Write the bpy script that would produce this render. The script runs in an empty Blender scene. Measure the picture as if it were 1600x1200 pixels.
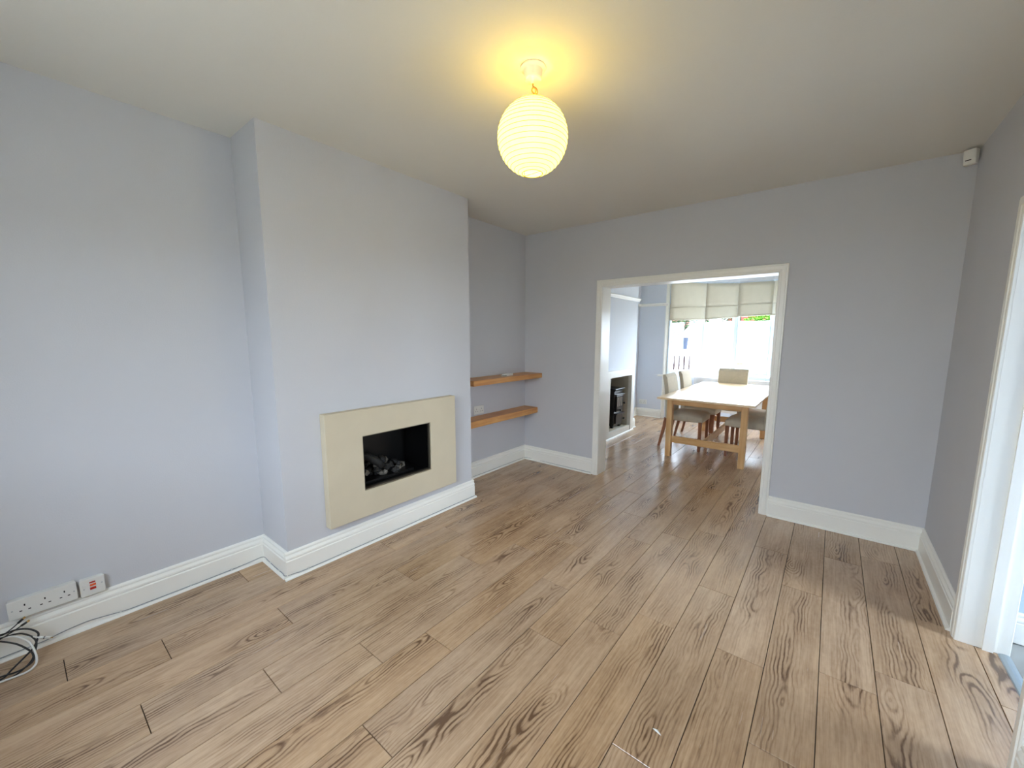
import bpy, bmesh, math, random
from mathutils import Vector, Matrix
random.seed(7)
S = bpy.context.scene
COL = S.collection
PI = math.pi

# ------------------------------------------------------------------ camera
cam_d = bpy.data.cameras.new('camera'); cam = bpy.data.objects.new('camera', cam_d); COL.objects.link(cam)
R_ = Vector((0.78736484, 0.61647755, 0.00346885)); U_ = Vector((-0.08476346, 0.10268307, 0.99109603)); F_ = Vector((-0.61063227, 0.7806482, -0.13310381))
M = Matrix.Identity(4)
for i in range(3):
    M[i][0], M[i][1], M[i][2] = R_[i], U_[i], -F_[i]
M[0][3], M[1][3], M[2][3] = 2.8263885, 0.0, 1.4475
cam.matrix_world = M
cam_d.sensor_fit = 'HORIZONTAL'; cam_d.sensor_width = 36.0
cam_d.lens = 36.0 * 624.885 / 1600.0
cam_d.shift_x = -10.21 / 1600; cam_d.shift_y = 10.30 / 1600
cam_d.clip_start = 0.02; cam_d.clip_end = 300
S.camera = cam

# ------------------------------------------------------------------ view, world, daylight
S.view_settings.view_transform = 'Standard'; S.view_settings.look = 'None'
S.view_settings.gamma = 1.0; S.view_settings.use_curve_mapping = False
S.view_settings.exposure = 2.79
try:
    S.cycles.use_denoising = True
    S.cycles.max_bounces = 14; S.cycles.diffuse_bounces = 7; S.cycles.glossy_bounces = 4
    S.cycles.transparent_max_bounces = 12
    S.cycles.sample_clamp_indirect = 6.0
    S.cycles.caustics_reflective = False; S.cycles.caustics_refractive = False
except Exception:
    pass
W = bpy.data.worlds.new('overcast_sky'); S.world = W; W.use_nodes = True
nt = W.node_tree; nt.nodes.clear()
wo = nt.nodes.new('ShaderNodeOutputWorld'); bg = nt.nodes.new('ShaderNodeBackground')
tc = nt.nodes.new('ShaderNodeTexCoord'); sx_ = nt.nodes.new('ShaderNodeSeparateXYZ'); rp = nt.nodes.new('ShaderNodeValToRGB')
nt.links.new(tc.outputs['Generated'], sx_.inputs[0]); nt.links.new(sx_.outputs['Z'], rp.inputs[0])
rp.color_ramp.elements[0].position = 0.0; rp.color_ramp.elements[0].color = (0.765, 0.85, 1.0, 1)
rp.color_ramp.elements[1].position = 1.0; rp.color_ramp.elements[1].color = (0.73, 0.83, 1.0, 1)
nt.links.new(rp.outputs[0], bg.inputs[0]); bg.inputs[1].default_value = 3.9
nt.links.new(bg.outputs[0], wo.inputs[0])

def portal(name, loc, rot, sx, sy):
    l = bpy.data.lights.new(name, 'AREA'); l.shape = 'RECTANGLE'; l.size = sx; l.size_y = sy
    l.cycles.is_portal = True
    o = bpy.data.objects.new(name, l); COL.objects.link(o); o.location = loc; o.rotation_euler = rot
    return o
# area lights are portals only: they mark the panes for the sky sampler and emit nothing themselves
portal('sky_portal', (2.0, -0.92, 1.5), (-PI/2, 0, PI), 1.7, 1.0)
portal('sky_portal', (1.69, 8.45, 1.4), (-PI/2, 0, 0), 2.6, 2.0)
portal('sky_portal', (5.36, 2.29, 1.315), (0, PI/2, 0), 2.13, 0.74)

# ------------------------------------------------------------------ materials
def new_mat(name):
    m = bpy.data.materials.new(name); m.use_nodes = True
    n = m.node_tree.nodes; n.clear()
    out = n.new('ShaderNodeOutputMaterial'); b = n.new('ShaderNodeBsdfPrincipled')
    m.node_tree.links.new(b.outputs[0], out.inputs[0])
    return m, m.node_tree, b
def lin(c):
    return tuple((x/12.92 if x <= 0.04045 else ((x+0.055)/1.055)**2.4) for x in c)
def mat(name, col, rough=0.5, var=0.05, scale=6.0, bump=0.0, bscale=120.0, metal=0.0, spec=0.5):
    """procedural painted / plain surface: slow tone variation and a fine relief"""
    m, t, b = new_mat(name); L = t.links
    c = lin(col)
    co = t.nodes.new('ShaderNodeTexCoord'); nz = t.nodes.new('ShaderNodeTexNoise'); nz.inputs['Scale'].default_value = scale; nz.inputs['Detail'].default_value = 4
    L.new(co.outputs['Object'], nz.inputs['Vector'])
    r = t.nodes.new('ShaderNodeValToRGB')
    r.color_ramp.elements[0].position = 0.3; r.color_ramp.elements[1].position = 0.7
    r.color_ramp.elements[0].color = tuple(x*(1-var) for x in c) + (1,)
    r.color_ramp.elements[1].color = tuple(min(1, x*(1+var)) for x in c) + (1,)
    L.new(nz.outputs[0], r.inputs[0]); L.new(r.outputs[0], b.inputs['Base Color'])
    b.inputs['Roughness'].default_value = rough; b.inputs['Metallic'].default_value = metal
    b.inputs['Specular IOR Level'].default_value = spec
    if bump:
        n2 = t.nodes.new('ShaderNodeTexNoise'); n2.inputs['Scale'].default_value = bscale; n2.inputs['Detail'].default_value = 3
        L.new(co.outputs['Object'], n2.inputs['Vector'])
        bp = t.nodes.new('ShaderNodeBump'); bp.inputs['Strength'].default_value = bump; bp.inputs['Distance'].default_value = 0.004
        L.new(n2.outputs[0], bp.inputs['Height']); L.new(bp.outputs[0], b.inputs['Normal'])
    return m
def wood(name, light, dark, axis='Y', rough=0.45, across=60.0, along=3.0, knots=True):
    m, t, b = new_mat(name); L = t.links
    co = t.nodes.new('ShaderNodeTexCoord'); mp = t.nodes.new('ShaderNodeMapping')
    sc = [across]*3; sc['XYZ'.index(axis)] = along
    mp.inputs['Scale'].default_value = sc
    oi = t.nodes.new('ShaderNodeObjectInfo')
    mul = t.nodes.new('ShaderNodeMath'); mul.operation = 'MULTIPLY'; mul.inputs[1].default_value = 40
    L.new(oi.outputs['Random'], mul.inputs[0])
    L.new(co.outputs['Object'], mp.inputs[0])
    n1 = t.nodes.new('ShaderNodeTexNoise'); n1.noise_dimensions = '4D'; n1.inputs['Scale'].default_value = 1.0; n1.inputs['Detail'].default_value = 5; n1.inputs['Distortion'].default_value = 0.6
    L.new(mp.outputs[0], n1.inputs['Vector']); L.new(mul.outputs[0], n1.inputs['W'])
    n2 = t.nodes.new('ShaderNodeTexNoise'); n2.noise_dimensions = '4D'; n2.inputs['Scale'].default_value = 5.0; n2.inputs['Detail'].default_value = 2
    L.new(co.outputs['Object'], n2.inputs['Vector']); L.new(mul.outputs[0], n2.inputs['W'])
    ad = t.nodes.new('ShaderNodeMath'); ad.operation = 'MULTIPLY_ADD'; ad.inputs[1].default_value = 0.65
    h = t.nodes.new('ShaderNodeMath'); h.operation = 'MULTIPLY'; h.inputs[1].default_value = 0.4
    L.new(n2.outputs[0], h.inputs[0]); L.new(n1.outputs[0], ad.inputs[0]); L.new(h.outputs[0], ad.inputs[2])
    r = t.nodes.new('ShaderNodeValToRGB'); r.color_ramp.elements[0].position = 0.35; r.color_ramp.elements[1].position = 0.68
    r.color_ramp.elements[0].color = lin(dark) + (1,); r.color_ramp.elements[1].color = lin(light) + (1,)
    L.new(ad.outputs[0], r.inputs[0]); L.new(r.outputs[0], b.inputs['Base Color'])
    b.inputs['Roughness'].default_value = rough
    return m

def plank_material():
    """oak laminate: growth rings of a tilted log sliced by each board, offset per board"""
    m, t, b = new_mat('oak_laminate'); L = t.links; N = t.nodes.new
    def math_(op, a, bb=None, c=None):
        n = N('ShaderNodeMath'); n.operation = op
        for k, v in enumerate((a, bb, c)):
            if v is None: continue
            if isinstance(v, (int, float)): n.inputs[k].default_value = v
            else: L.new(v, n.inputs[k])
        return n.outputs[0]
    co = N('ShaderNodeTexCoord'); oi = N('ShaderNodeObjectInfo'); rnd = oi.outputs['Random']
    sp = N('ShaderNodeSeparateXYZ'); L.new(co.outputs['Object'], sp.inputs[0]); x, y = sp.outputs['X'], sp.outputs['Y']
    wv = math_('MULTIPLY', rnd, 60.0)
    def noise(scale_vec, detail=2, dist=0.0):
        mp = N('ShaderNodeMapping'); mp.inputs['Scale'].default_value = scale_vec; L.new(co.outputs['Object'], mp.inputs[0])
        n = N('ShaderNodeTexNoise'); n.noise_dimensions = '4D'; n.inputs['Scale'].default_value = 1.0; n.inputs['Detail'].default_value = detail
        n.inputs['Distortion'].default_value = dist
        L.new(mp.outputs[0], n.inputs['Vector']); L.new(wv, n.inputs['W']); return n.outputs[0]
    off = math_('MULTIPLY', math_('SUBTRACT', math_('FRACT', math_('MULTIPLY', rnd, 17.31)), 0.5), 0.13)
    xx = math_('ADD', math_('ADD', x, off), math_('MULTIPLY', math_('SUBTRACT', noise((1.0, 2.6, 1.0), 2), 0.5), 0.10))
    depth = math_('ADD', math_('MULTIPLY', math_('SUBTRACT', noise((2.0, 1.6, 1.0), 2), 0.5), 0.34),
                  math_('MULTIPLY', math_('SUBTRACT', math_('FRACT', math_('MULTIPLY', rnd, 7.7)), 0.5), 0.06))
    x2 = math_('MULTIPLY', xx, 1.2)
    rr = math_('SQRT', math_('ADD', math_('MULTIPLY', x2, x2), math_('MULTIPLY', depth, depth)))
    rr = math_('ADD', rr, math_('MULTIPLY', math_('SUBTRACT', noise((26, 10, 1), 4), 0.5), 0.022))
    rr = math_('ADD', rr, math_('MULTIPLY', math_('SUBTRACT', noise((9, 3.5, 1), 2), 0.5), 0.03))
    rings = math_('SINE', math_('MULTIPLY', rr, 2*PI/0.0165))
    rings = math_('MULTIPLY_ADD', rings, 0.5, 0.5)
    rings = math_('POWER', rings, 2.2)
    patch = noise((9, 2.2, 1), 2)                       # where the figure shows strongly
    amp = N('ShaderNodeMapRange'); amp.inputs['From Min'].default_value = 0.40; amp.inputs['From Max'].default_value = 0.64
    amp.inputs['To Min'].default_value = 0.04; amp.inputs['To Max'].default_value = 0.80; L.new(patch, amp.inputs['Value'])
    core = N('ShaderNodeMapRange'); core.interpolation_type = 'SMOOTHSTEP'; core.inputs['From Min'].default_value = 0.095; core.inputs['From Max'].default_value = 0.03
    core.inputs['To Min'].default_value = 0.03; core.inputs['To Max'].default_value = 1.0; L.new(math_('ABSOLUTE', xx), core.inputs['Value'])
    fib = noise((190, 6, 1), 4)
    fib2 = noise((38, 2.4, 1), 4, 0.5)
    blot = noise((6, 3.0, 1), 3)
    brk = math_('MULTIPLY_ADD', noise((70, 12, 1), 2), 1.2, 0.35)
    fig = math_('MULTIPLY', math_('MULTIPLY', rings, brk), math_('MULTIPLY', amp.outputs[0], core.outputs[0]))
    dark = math_('ADD', fig, math_('MULTIPLY', math_('SUBTRACT', fib, 0.5), 0.8))
    dark = math_('ADD', dark, math_('MULTIPLY', math_('SUBTRACT', fib2, 0.5), 0.75))
    dark = math_('ADD', dark, math_('MULTIPLY', math_('SUBTRACT', blot, 0.5), 0.75))
    dark = math_('ADD', dark, math_('MULTIPLY', math_('SUBTRACT', noise((75, 30, 1), 4), 0.5), 0.45))
    dark = math_('ADD', dark, 0.22)
    # knots
    mp = N('ShaderNodeMapping'); mp.inputs['Scale'].default_value = (5.0, 1.8, 1); L.new(co.outputs['Object'], mp.inputs[0])
    vo = N('ShaderNodeTexVoronoi'); vo.voronoi_dimensions = '4D'; vo.inputs['Scale'].default_value = 1.0; L.new(mp.outputs[0], vo.inputs['Vector']); L.new(wv, vo.inputs['W'])
    kn = N('ShaderNodeMapRange'); kn.inputs['From Min'].default_value = 0.0; kn.inputs['From Max'].default_value = 0.16; kn.interpolation_type = 'SMOOTHERSTEP'
    kn.inputs['To Min'].default_value = 0.42; kn.inputs['To Max'].default_value = 0.0; L.new(vo.outputs['Distance'], kn.inputs['Value'])
    dark = math_('ADD', dark, kn.outputs[0])
    r = N('ShaderNodeValToRGB'); e = r.color_ramp.elements
    e[0].position = -0.0; e[0].color = lin((0.765, 0.645, 0.515)) + (1,)
    e[1].position = 1.0; e[1].color = lin((0.40, 0.295, 0.205)) + (1,)
    k = e.new(0.35); k.color = lin((0.68, 0.555, 0.430)) + (1,)
    L.new(dark, r.inputs[0])
    hs = N('ShaderNodeHueSaturation')
    L.new(math_('MULTIPLY_ADD', math_('FRACT', math_('MULTIPLY', rnd, 5.13)), 0.07, 0.965), hs.inputs['Value'])
    L.new(math_('MULTIPLY_ADD', math_('FRACT', math_('MULTIPLY', rnd, 3.37)), 0.12, 0.94), hs.inputs['Saturation'])
    L.new(r.outputs[0], hs.inputs['Color']); L.new(hs.outputs[0], b.inputs['Base Color'])
    rg = N('ShaderNodeMapRange'); rg.inputs['To Min'].default_value = 0.19; rg.inputs['To Max'].default_value = 0.31; L.new(fib2, rg.inputs['Value'])
    L.new(rg.outputs[0], b.inputs['Roughness']); b.inputs['Specular IOR Level'].default_value = 0.95
    bp = N('ShaderNodeBump'); bp.inputs['Strength'].default_value = 0.10; bp.inputs['Distance'].default_value = 0.002
    L.new(dark, bp.inputs['Height']); L.new(bp.outputs[0], b.inputs['Normal'])
    return m

def brick_material(name, c1, c2, mortar, scale=4.0):
    m, t, b = new_mat(name); L = t.links
    co = t.nodes.new('ShaderNodeTexCoord'); mp = t.nodes.new('ShaderNodeMapping'); mp.inputs['Rotation'].default_value = (PI/2, 0, 0)
    br = t.nodes.new('ShaderNodeTexBrick'); br.inputs['Scale'].default_value = scale
    br.inputs['Color1'].default_value = lin(c1)+(1,); br.inputs['Color2'].default_value = lin(c2)+(1,); br.inputs['Mortar'].default_value = lin(mortar)+(1,)
    L.new(co.outputs['Object'], mp.inputs[0]); L.new(mp.outputs[0], br.inputs['Vector']); L.new(br.outputs[0], b.inputs['Base Color'])
    b.inputs['Roughness'].default_value = 0.9
    return m
def glass_material():
    m = bpy.data.materials.new('window_glass'); m.use_nodes = True; t = m.node_tree; t.nodes.clear(); L = t.links
    o = t.nodes.new('ShaderNodeOutputMaterial'); mx = t.nodes.new('ShaderNodeMixShader'); tr = t.nodes.new('ShaderNodeBsdfTransparent'); gl = t.nodes.new('ShaderNodeBsdfGlossy')
    fr = t.nodes.new('ShaderNodeMapRange'); fr.inputs['To Min'].default_value = 0.04; fr.inputs['To Max'].default_value = 0.9
    lw = t.nodes.new('ShaderNodeLayerWeight'); lw.inputs['Blend'].default_value = 0.5
    pw = t.nodes.new('ShaderNodeMath'); pw.operation = 'POWER'; pw.inputs[1].default_value = 5.0; L.new(lw.outputs['Facing'], pw.inputs[0]); L.new(pw.outputs[0], fr.inputs['Value'])
    tr.inputs[0].default_value = (0.96, 0.985, 0.98, 1); gl.inputs['Roughness'].default_value = 0.02
    L.new(fr.outputs[0], mx.inputs[0]); L.new(tr.outputs[0], mx.inputs[1]); L.new(gl.outputs[0], mx.inputs[2]); L.new(mx.outputs[0], o.inputs[0])
    return m
def emit_mat(name, col, strength, base=(0.9, 0.88, 0.8)):
    m, t, b = new_mat(name); L = t.links
    b.inputs['Base Color'].default_value = base + (1,); b.inputs['Roughness'].default_value = 0.7
    nz = t.nodes.new('ShaderNodeTexNoise'); nz.inputs['Scale'].default_value = 18; co = t.nodes.new('ShaderNodeTexCoord'); L.new(co.outputs['Object'], nz.inputs['Vector'])
    mr = t.nodes.new('ShaderNodeMapRange'); mr.inputs['To Min'].default_value = strength*0.9; mr.inputs['To Max'].default_value = strength*1.1
    L.new(nz.outputs[0], mr.inputs['Value']); L.new(mr.outputs[0], b.inputs['Emission Strength'])
    b.inputs['Emission Color'].default_value = col + (1,)
    return m

WALL = mat('lilac_grey_wall_paint', (0.785, 0.788, 0.803), 0.7, 0.012, 2.0, 0.10, 160)
WALL_D = mat('pale_dining_wall_paint', (0.835, 0.855, 0.885), 0.7, 0.012, 2.0, 0.08, 160)
CEIL = mat('white_ceiling_paint', (0.885, 0.875, 0.84), 0.85, 0.012, 2.0, 0.12, 90)
GLOSS = mat('white_gloss_woodwork', (0.945, 0.94, 0.91), 0.32, 0.01, 3.0)
UPVC = mat('shade_tinted_upvc', (0.80, 0.845, 0.89), 0.25, 0.01, 3.0)  # white frames tinted grey-blue, their shade put into the colour
FLOORB = mat('underlay', (0.10, 0.075, 0.055), 0.95)
OAK = plank_material()
STONE = mat('cream_limestone', (0.80, 0.755, 0.655), 0.6, 0.03, 5.0, 0.06, 220)
BLACKM = mat('black_enamel', (0.045, 0.045, 0.045), 0.28, 0.1, 8.0)
COALM = mat('sooty_coal', (0.10, 0.095, 0.09), 0.75, 0.5, 35.0, 0.6, 60)
COALG = mat('ashy_coal', (0.42, 0.40, 0.37), 0.85, 0.35, 45.0, 0.6, 60)
TRIMM = mat('brushed_bronze_trim', (0.55, 0.52, 0.46), 0.35, 0.05, 30, metal=0.8)
SHELF = wood('oak_veneer', (0.86, 0.65, 0.40), (0.72, 0.48, 0.27), 'Y', 0.4, 45, 2.0)
PINE_X = wood('birch_x', (0.92, 0.77, 0.56), (0.80, 0.60, 0.37), 'X', 0.35, 30, 2.0)
PINE_Y = wood('birch_y', (0.92, 0.77, 0.56), (0.80, 0.60, 0.37), 'Y', 0.28, 30, 2.0)
PINE_Z = wood('birch_z', (0.92, 0.77, 0.56), (0.80, 0.60, 0.37), 'Z', 0.35, 30, 2.0)
CHAIRW = wood('brown_stained_oak', (0.66, 0.43, 0.29), (0.48, 0.29, 0.18), 'Z', 0.4, 60, 4.0)
FABRIC = mat('oatmeal_linen', (0.78, 0.745, 0.67), 0.95, 0.04, 30, 0.25, 500)
BLINDF = mat('cream_blind_cloth', (0.83, 0.81, 0.74), 0.95, 0.02, 10, 0.15, 400)
_t = BLINDF.node_tree; _b = [n for n in _t.nodes if n.type == 'BSDF_PRINCIPLED'][0]; _o = [n for n in _t.nodes if n.type == 'OUTPUT_MATERIAL'][0]
_tr = _t.nodes.new('ShaderNodeBsdfTranslucent'); _tr.inputs[0].default_value = (0.70, 0.64, 0.54, 1); _mx = _t.nodes.new('ShaderNodeMixShader'); _mx.inputs[0].default_value = 0.10
_t.links.new(_b.outputs[0], _mx.inputs[1]); _t.links.new(_tr.outputs[0], _mx.inputs[2]); _t.links.new(_mx.outputs[0], _o.inputs[0])
PLASTIC = mat('white_plastic', (0.88, 0.88, 0.86), 0.3, 0.01, 5)
SLOT = mat('dark_slot', (0.06, 0.06, 0.06), 0.6)
REDP = mat('red_plastic', (0.72, 0.16, 0.10), 0.35)
ORANGEP = mat('orange_neon', (0.95, 0.42, 0.22), 0.35)
BLACKP = mat('black_rubber', (0.05, 0.05, 0.055), 0.45)
GOLDM = mat('gold_plug', (0.83, 0.68, 0.45), 0.25, metal=1.0)
STEEL = mat('satin_steel', (0.70, 0.72, 0.73), 0.3, 0.03, 40, metal=0.9)
ALU = mat('aluminium_strip', (0.66, 0.70, 0.72), 0.35, 0.03, 40, metal=0.6)
TILE = mat('pale_hall_tile', (0.78, 0.80, 0.80), 0.25, 0.03, 6)
GROUT = mat('tile_grout', (0.60, 0.60, 0.58), 0.9)
CORD = mat('tan_flex', (0.62, 0.45, 0.25), 0.5)
RIBM = mat('bamboo_wire', (0.40, 0.34, 0.14), 0.8)
GLASS = glass_material()
NICHE = mat('cement_board', (0.82, 0.79, 0.72), 0.85, 0.08, 8, 0.2, 90)
VANW = mat('white_van_paint', (0.93, 0.94, 0.94), 0.25, 0.01, 2)
VANG = mat('tinted_van_glass', (0.10, 0.13, 0.19), 0.25, 0.3, 3, spec=0.15)
VANB = mat('black_van_trim', (0.10, 0.10, 0.11), 0.5)
TYRE = mat('tyre_rubber', (0.07, 0.07, 0.07), 0.8)
STRIPE = mat('amber_stripe', (0.80, 0.36, 0.08), 0.6, spec=0.1)
FENCEW = mat('white_painted_timber', (0.93, 0.92, 0.90), 0.6, 0.03, 8)
TARMAC = mat('road_tarmac', (0.36, 0.36, 0.37), 0.9, 0.1, 3, 0.4, 60)
PAVE = mat('concrete_paving', (0.62, 0.60, 0.57), 0.9, 0.08, 3, 0.3, 60)
BRICK = brick_material('orange_brick', (0.46, 0.23, 0.14), (0.38, 0.18, 0.11), (0.42, 0.36, 0.30))
BRICKX = mat('outer_brick', (0.55, 0.36, 0.28), 0.9, 0.15, 10)
ROOFT = mat('red_roof_tiles', (0.42, 0.15, 0.13), 0.9, 0.2, 6, spec=0.1)
LEAFD = mat('dark_hedge_leaf', (0.09, 0.21, 0.11), 0.7, 0.5, 3, spec=0.1)
LEAFB = mat('bright_shrub_leaf', (0.26, 0.42, 0.10), 0.6, 0.4, 3, spec=0.1)
BARK = mat('bark', (0.25, 0.19, 0.14), 0.9, 0.2, 20)
RADM = mat('radiator_enamel', (0.91, 0.92, 0.93), 0.3, 0.01, 3)

# ------------------------------------------------------------------ mesh helpers
class MB:
    def __init__(s): s.v = []; s.f = []
    def add(s, vs, fs):
        n = len(s.v); s.v += [tuple(v) for v in vs]; s.f += [tuple(i+n for i in f) for f in fs]; return s
    def box(s, x0, x1, y0, y1, z0, z1, mt=None):
        vs = [Vector(p) for p in ((x0,y0,z0),(x1,y0,z0),(x1,y1,z0),(x0,y1,z0),(x0,y0,z1),(x1,y0,z1),(x1,y1,z1),(x0,y1,z1))]
        if mt is not None: vs = [mt @ v for v in vs]
        return s.add(vs, [(3,2,1,0),(4,5,6,7),(0,1,5,4),(1,2,6,5),(2,3,7,6),(3,0,4,7)])
    def hexa(s, bot, top):
        return s.add(list(bot)+list(top), [(3,2,1,0),(4,5,6,7),(0,1,5,4),(1,2,6,5),(2,3,7,6),(3,0,4,7)])
    def prism(s, pts, h0, h1, fn):
        """pts: 2D outline; fn(p, h) -> 3D"""
        n = len(pts); a = [fn(p, h0) for p in pts]; b = [fn(p, h1) for p in pts]
        return s.add(a+b, [tuple(range(n))[::-1], tuple(range(n, 2*n))] + [(i, (i+1) % n, n+(i+1) % n, n+i) for i in range(n)])
    def lathe(s, prof, segs=32, c=(0,0,0), cap=True):
        vs = []; fs = []; m = len(prof)
        for k in range(segs):
            a = 2*PI*k/segs
            for r, z in prof: vs.append((c[0]+r*math.cos(a), c[1]+r*math.sin(a), c[2]+z))
        for k in range(segs):
            k2 = (k+1) % segs
            for i in range(m-1): fs.append((k*m+i, k2*m+i, k2*m+i+1, k*m+i+1))
        if cap:
            fs.append(tuple(k*m for k in range(segs))[::-1]); fs.append(tuple(k*m+m-1 for k in range(segs)))
        return s.add(vs, fs)
    def tube(s, pts, r, segs=8, closed=False):
        P = [Vector(p) for p in pts]; n = len(P); rs = r if isinstance(r, (list, tuple)) else [r]*n
        T = [(P[(i+1) % n if closed else min(i+1, n-1)] - P[i-1 if (i or closed) else 0]).normalized() for i in range(n)]
        up = Vector((0,0,1)) if abs(T[0].z) < 0.9 else Vector((1,0,0))
        nrm = (up - T[0]*up.dot(T[0])).normalized(); vs = []; fs = []
        for i in range(n):
            nrm = (nrm - T[i]*nrm.dot(T[i])).normalized(); bn = T[i].cross(nrm)
            for k in range(segs):
                a = 2*PI*k/segs; vs.append(P[i] + (nrm*math.cos(a) + bn*math.sin(a))*rs[i])
        for i in range(n if closed else n-1):
            j = (i+1) % n
            for k in range(segs):
                k2 = (k+1) % segs; fs.append((i*segs+k, i*segs+k2, j*segs+k2, j*segs+k))
        if not closed:
            fs.append(tuple(range(segs))[::-1]); fs.append(tuple((n-1)*segs+k for k in range(segs)))
        return s.add(vs, fs)
    def mesh(s, name, m, smooth=False):
        me = bpy.data.meshes.new(name); me.from_pydata(s.v, [], s.f); me.materials.append(m)
        bm = bmesh.new(); bm.from_mesh(me); bmesh.ops.recalc_face_normals(bm, faces=bm.faces); bm.to_mesh(me); bm.free()
        if smooth:
            me.polygons.foreach_set('use_smooth', [True]*len(me.polygons))
        me.update(); return me
    def build(s, name, m, parent=None, bevel=0.0, segs=2, smooth=False, sub=0):
        o = bpy.data.objects.new(name, s.mesh(name, m, smooth)); COL.objects.link(o)
        if parent is not None: o.parent = parent
        if bevel:
            b = o.modifiers.new('bevel', 'BEVEL'); b.width = bevel; b.segments = segs; b.limit_method = 'ANGLE'; b.angle_limit = 0.6
        if sub:
            d = o.modifiers.new('sub', 'SUBSURF'); d.levels = sub; d.render_levels = sub
        return o
def frame(mb, y0, y1, z0, z1, a0, a1, b0, b1, x0, x1):
    vs = []
    for x in (x0, x1):
        vs += [(x,y0,z0),(x,y1,z0),(x,y1,z1),(x,y0,z1),(x,a0,b0),(x,a1,b0),(x,a1,b1),(x,a0,b1)]
    fs = []
    for k in range(4):
        k2 = (k+1) % 4
        fs += [(k, k2, 4+k2, 4+k), (8+k, 12+k, 12+k2, 8+k2), (k, 8+k, 8+k2, k2), (4+k, 4+k2, 12+k2, 12+k)]
    return mb.add(vs, fs)
def smooth_path(pts, per=6, closed=False):
    P = [Vector(p) for p in pts]; n = len(P); out = []
    rng = range(n if closed else n-1)
    for i in rng:
        p1 = P[i]; p2 = P[(i+1) % n]
        p0 = P[i-1] if (i or closed) else p1; p3 = P[(i+2) % n] if (closed or i+2 < n) else p2
        for k in range(per):
            t = k/per
            out.append(0.5*((2*p1) + (p2-p0)*t + (2*p0-5*p1+4*p2-p3)*t*t + (3*p1-p0-3*p2+p3)*t**3))
    if not closed: out.append(P[-1])
    return out
def thing(name, label, cat, loc=(0,0,0), rz=0.0, group=None):
    o = bpy.data.objects.new(name, None); COL.objects.link(o); o.location = loc; o.rotation_euler = (0,0,rz); o.empty_display_size = 0.05
    return tag(o, label, cat, group)
def tag(o, label, cat, group=None):
    o['label'] = label; o['category'] = cat
    if group: o['group'] = group
    return o
def struct(o):
    o['kind'] = 'structure'; return o
def copy_tree(o, loc=None, rz=None, label=None):
    def rec(s, par):
        c = s.copy(); COL.objects.link(c); c.parent = par
        for ch in kids[s.name]: rec(ch, c)
        return c
    kids = {}
    def walk(s):
        kids[s.name] = list(s.children)
        for ch in s.children: walk(ch)
    walk(o)
    c = rec(o, None)
    if loc is not None: c.location = loc
    if rz is not None: c.rotation_euler = (0,0,rz)
    if label: c['label'] = label
    return c

# ------------------------------------------------------------------ room dimensions
H = 2.5735; WX = 3.4205; YF = 3.7334; YN = -0.75; D0 = 3.9034; YD = 7.20; TH = 0.15
CH_D = 0.3534; CY1 = 0.9194; CY2 = 2.4765           # chimney breast, living room
OX0, OX1, OZ = 0.972, 2.448, 1.944                  # opening to the dining room
RD0, RD1, RDZ = 1.94, 2.692, 1.985                  # doorway in the hall-side wall

# ------------------------------------------------------------------ floor
fl = struct(MB().box(-0.1, 3.56, -0.9, 8.3, -0.05, -0.009).build('floor', FLOORB))
PW = 0.19213; PX0 = 2.1276; PL = 1.1815
joint = {-8: 1.94, -7: 0.186, -6: 0.553, -5: 0.897, -4: 3.498, -3: 0.683, -2: 1.478, -1: 1.714, 0: 1.924, 1: 1.2, 2: 1.922, 3: 1.51,
         4: 0.87, 5: 2.21, 6: 0.42, -9: 0.32, -10: 1.2, -11: 0.75, -12: 0.1, 7: 2.3}
cache = {}
def plank_mesh(w, l):
    key = (round(w, 4), round(l, 4))
    if key not in cache:
        b = MB(); g = 0.0014; c = 0.0011; t = 0.008
        x0, x1, y0, y1 = -w/2+g, w/2-g, -l/2+g, l/2-g
        b.add([(x0,y0,-t),(x1,y0,-t),(x1,y1,-t),(x0,y1,-t),(x0,y0,-c),(x1,y0,-c),(x1,y1,-c),(x0,y1,-c),
               (x0+c,y0+c,0),(x1-c,y0+c,0),(x1-c,y1-c,0),(x0+c,y1-c,0)],
              [(0,1,5,4),(1,2,6,5),(2,3,7,6),(3,0,4,7),(4,5,9,8),(5,6,10,9),(6,7,11,10),(7,4,8,11),(8,9,10,11)])
        cache[key] = b.mesh('plank', OAK)
    return cache[key]
for k in range(-11, 8):
    xa = PX0 + k*PW; xb = xa + PW
    lo, hi = (-0.748, 8.1)
    if k == 7: xb = 3.552; lo, hi = RD0, RD1
    if xa < 0.55 or xb > 2.85: hi = min(hi, 7.24)
    y = joint[k] - PL*10
    while y < hi:
        a, b_ = max(y, lo), min(y+PL, hi)
        if b_ - a > 0.02:
            o = bpy.data.objects.new('plank', plank_mesh(xb-xa, b_-a)); COL.objects.link(o)
            o.location = ((xa+xb)/2, (a+b_)/2, 0); o.parent = fl
        y += PL

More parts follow.
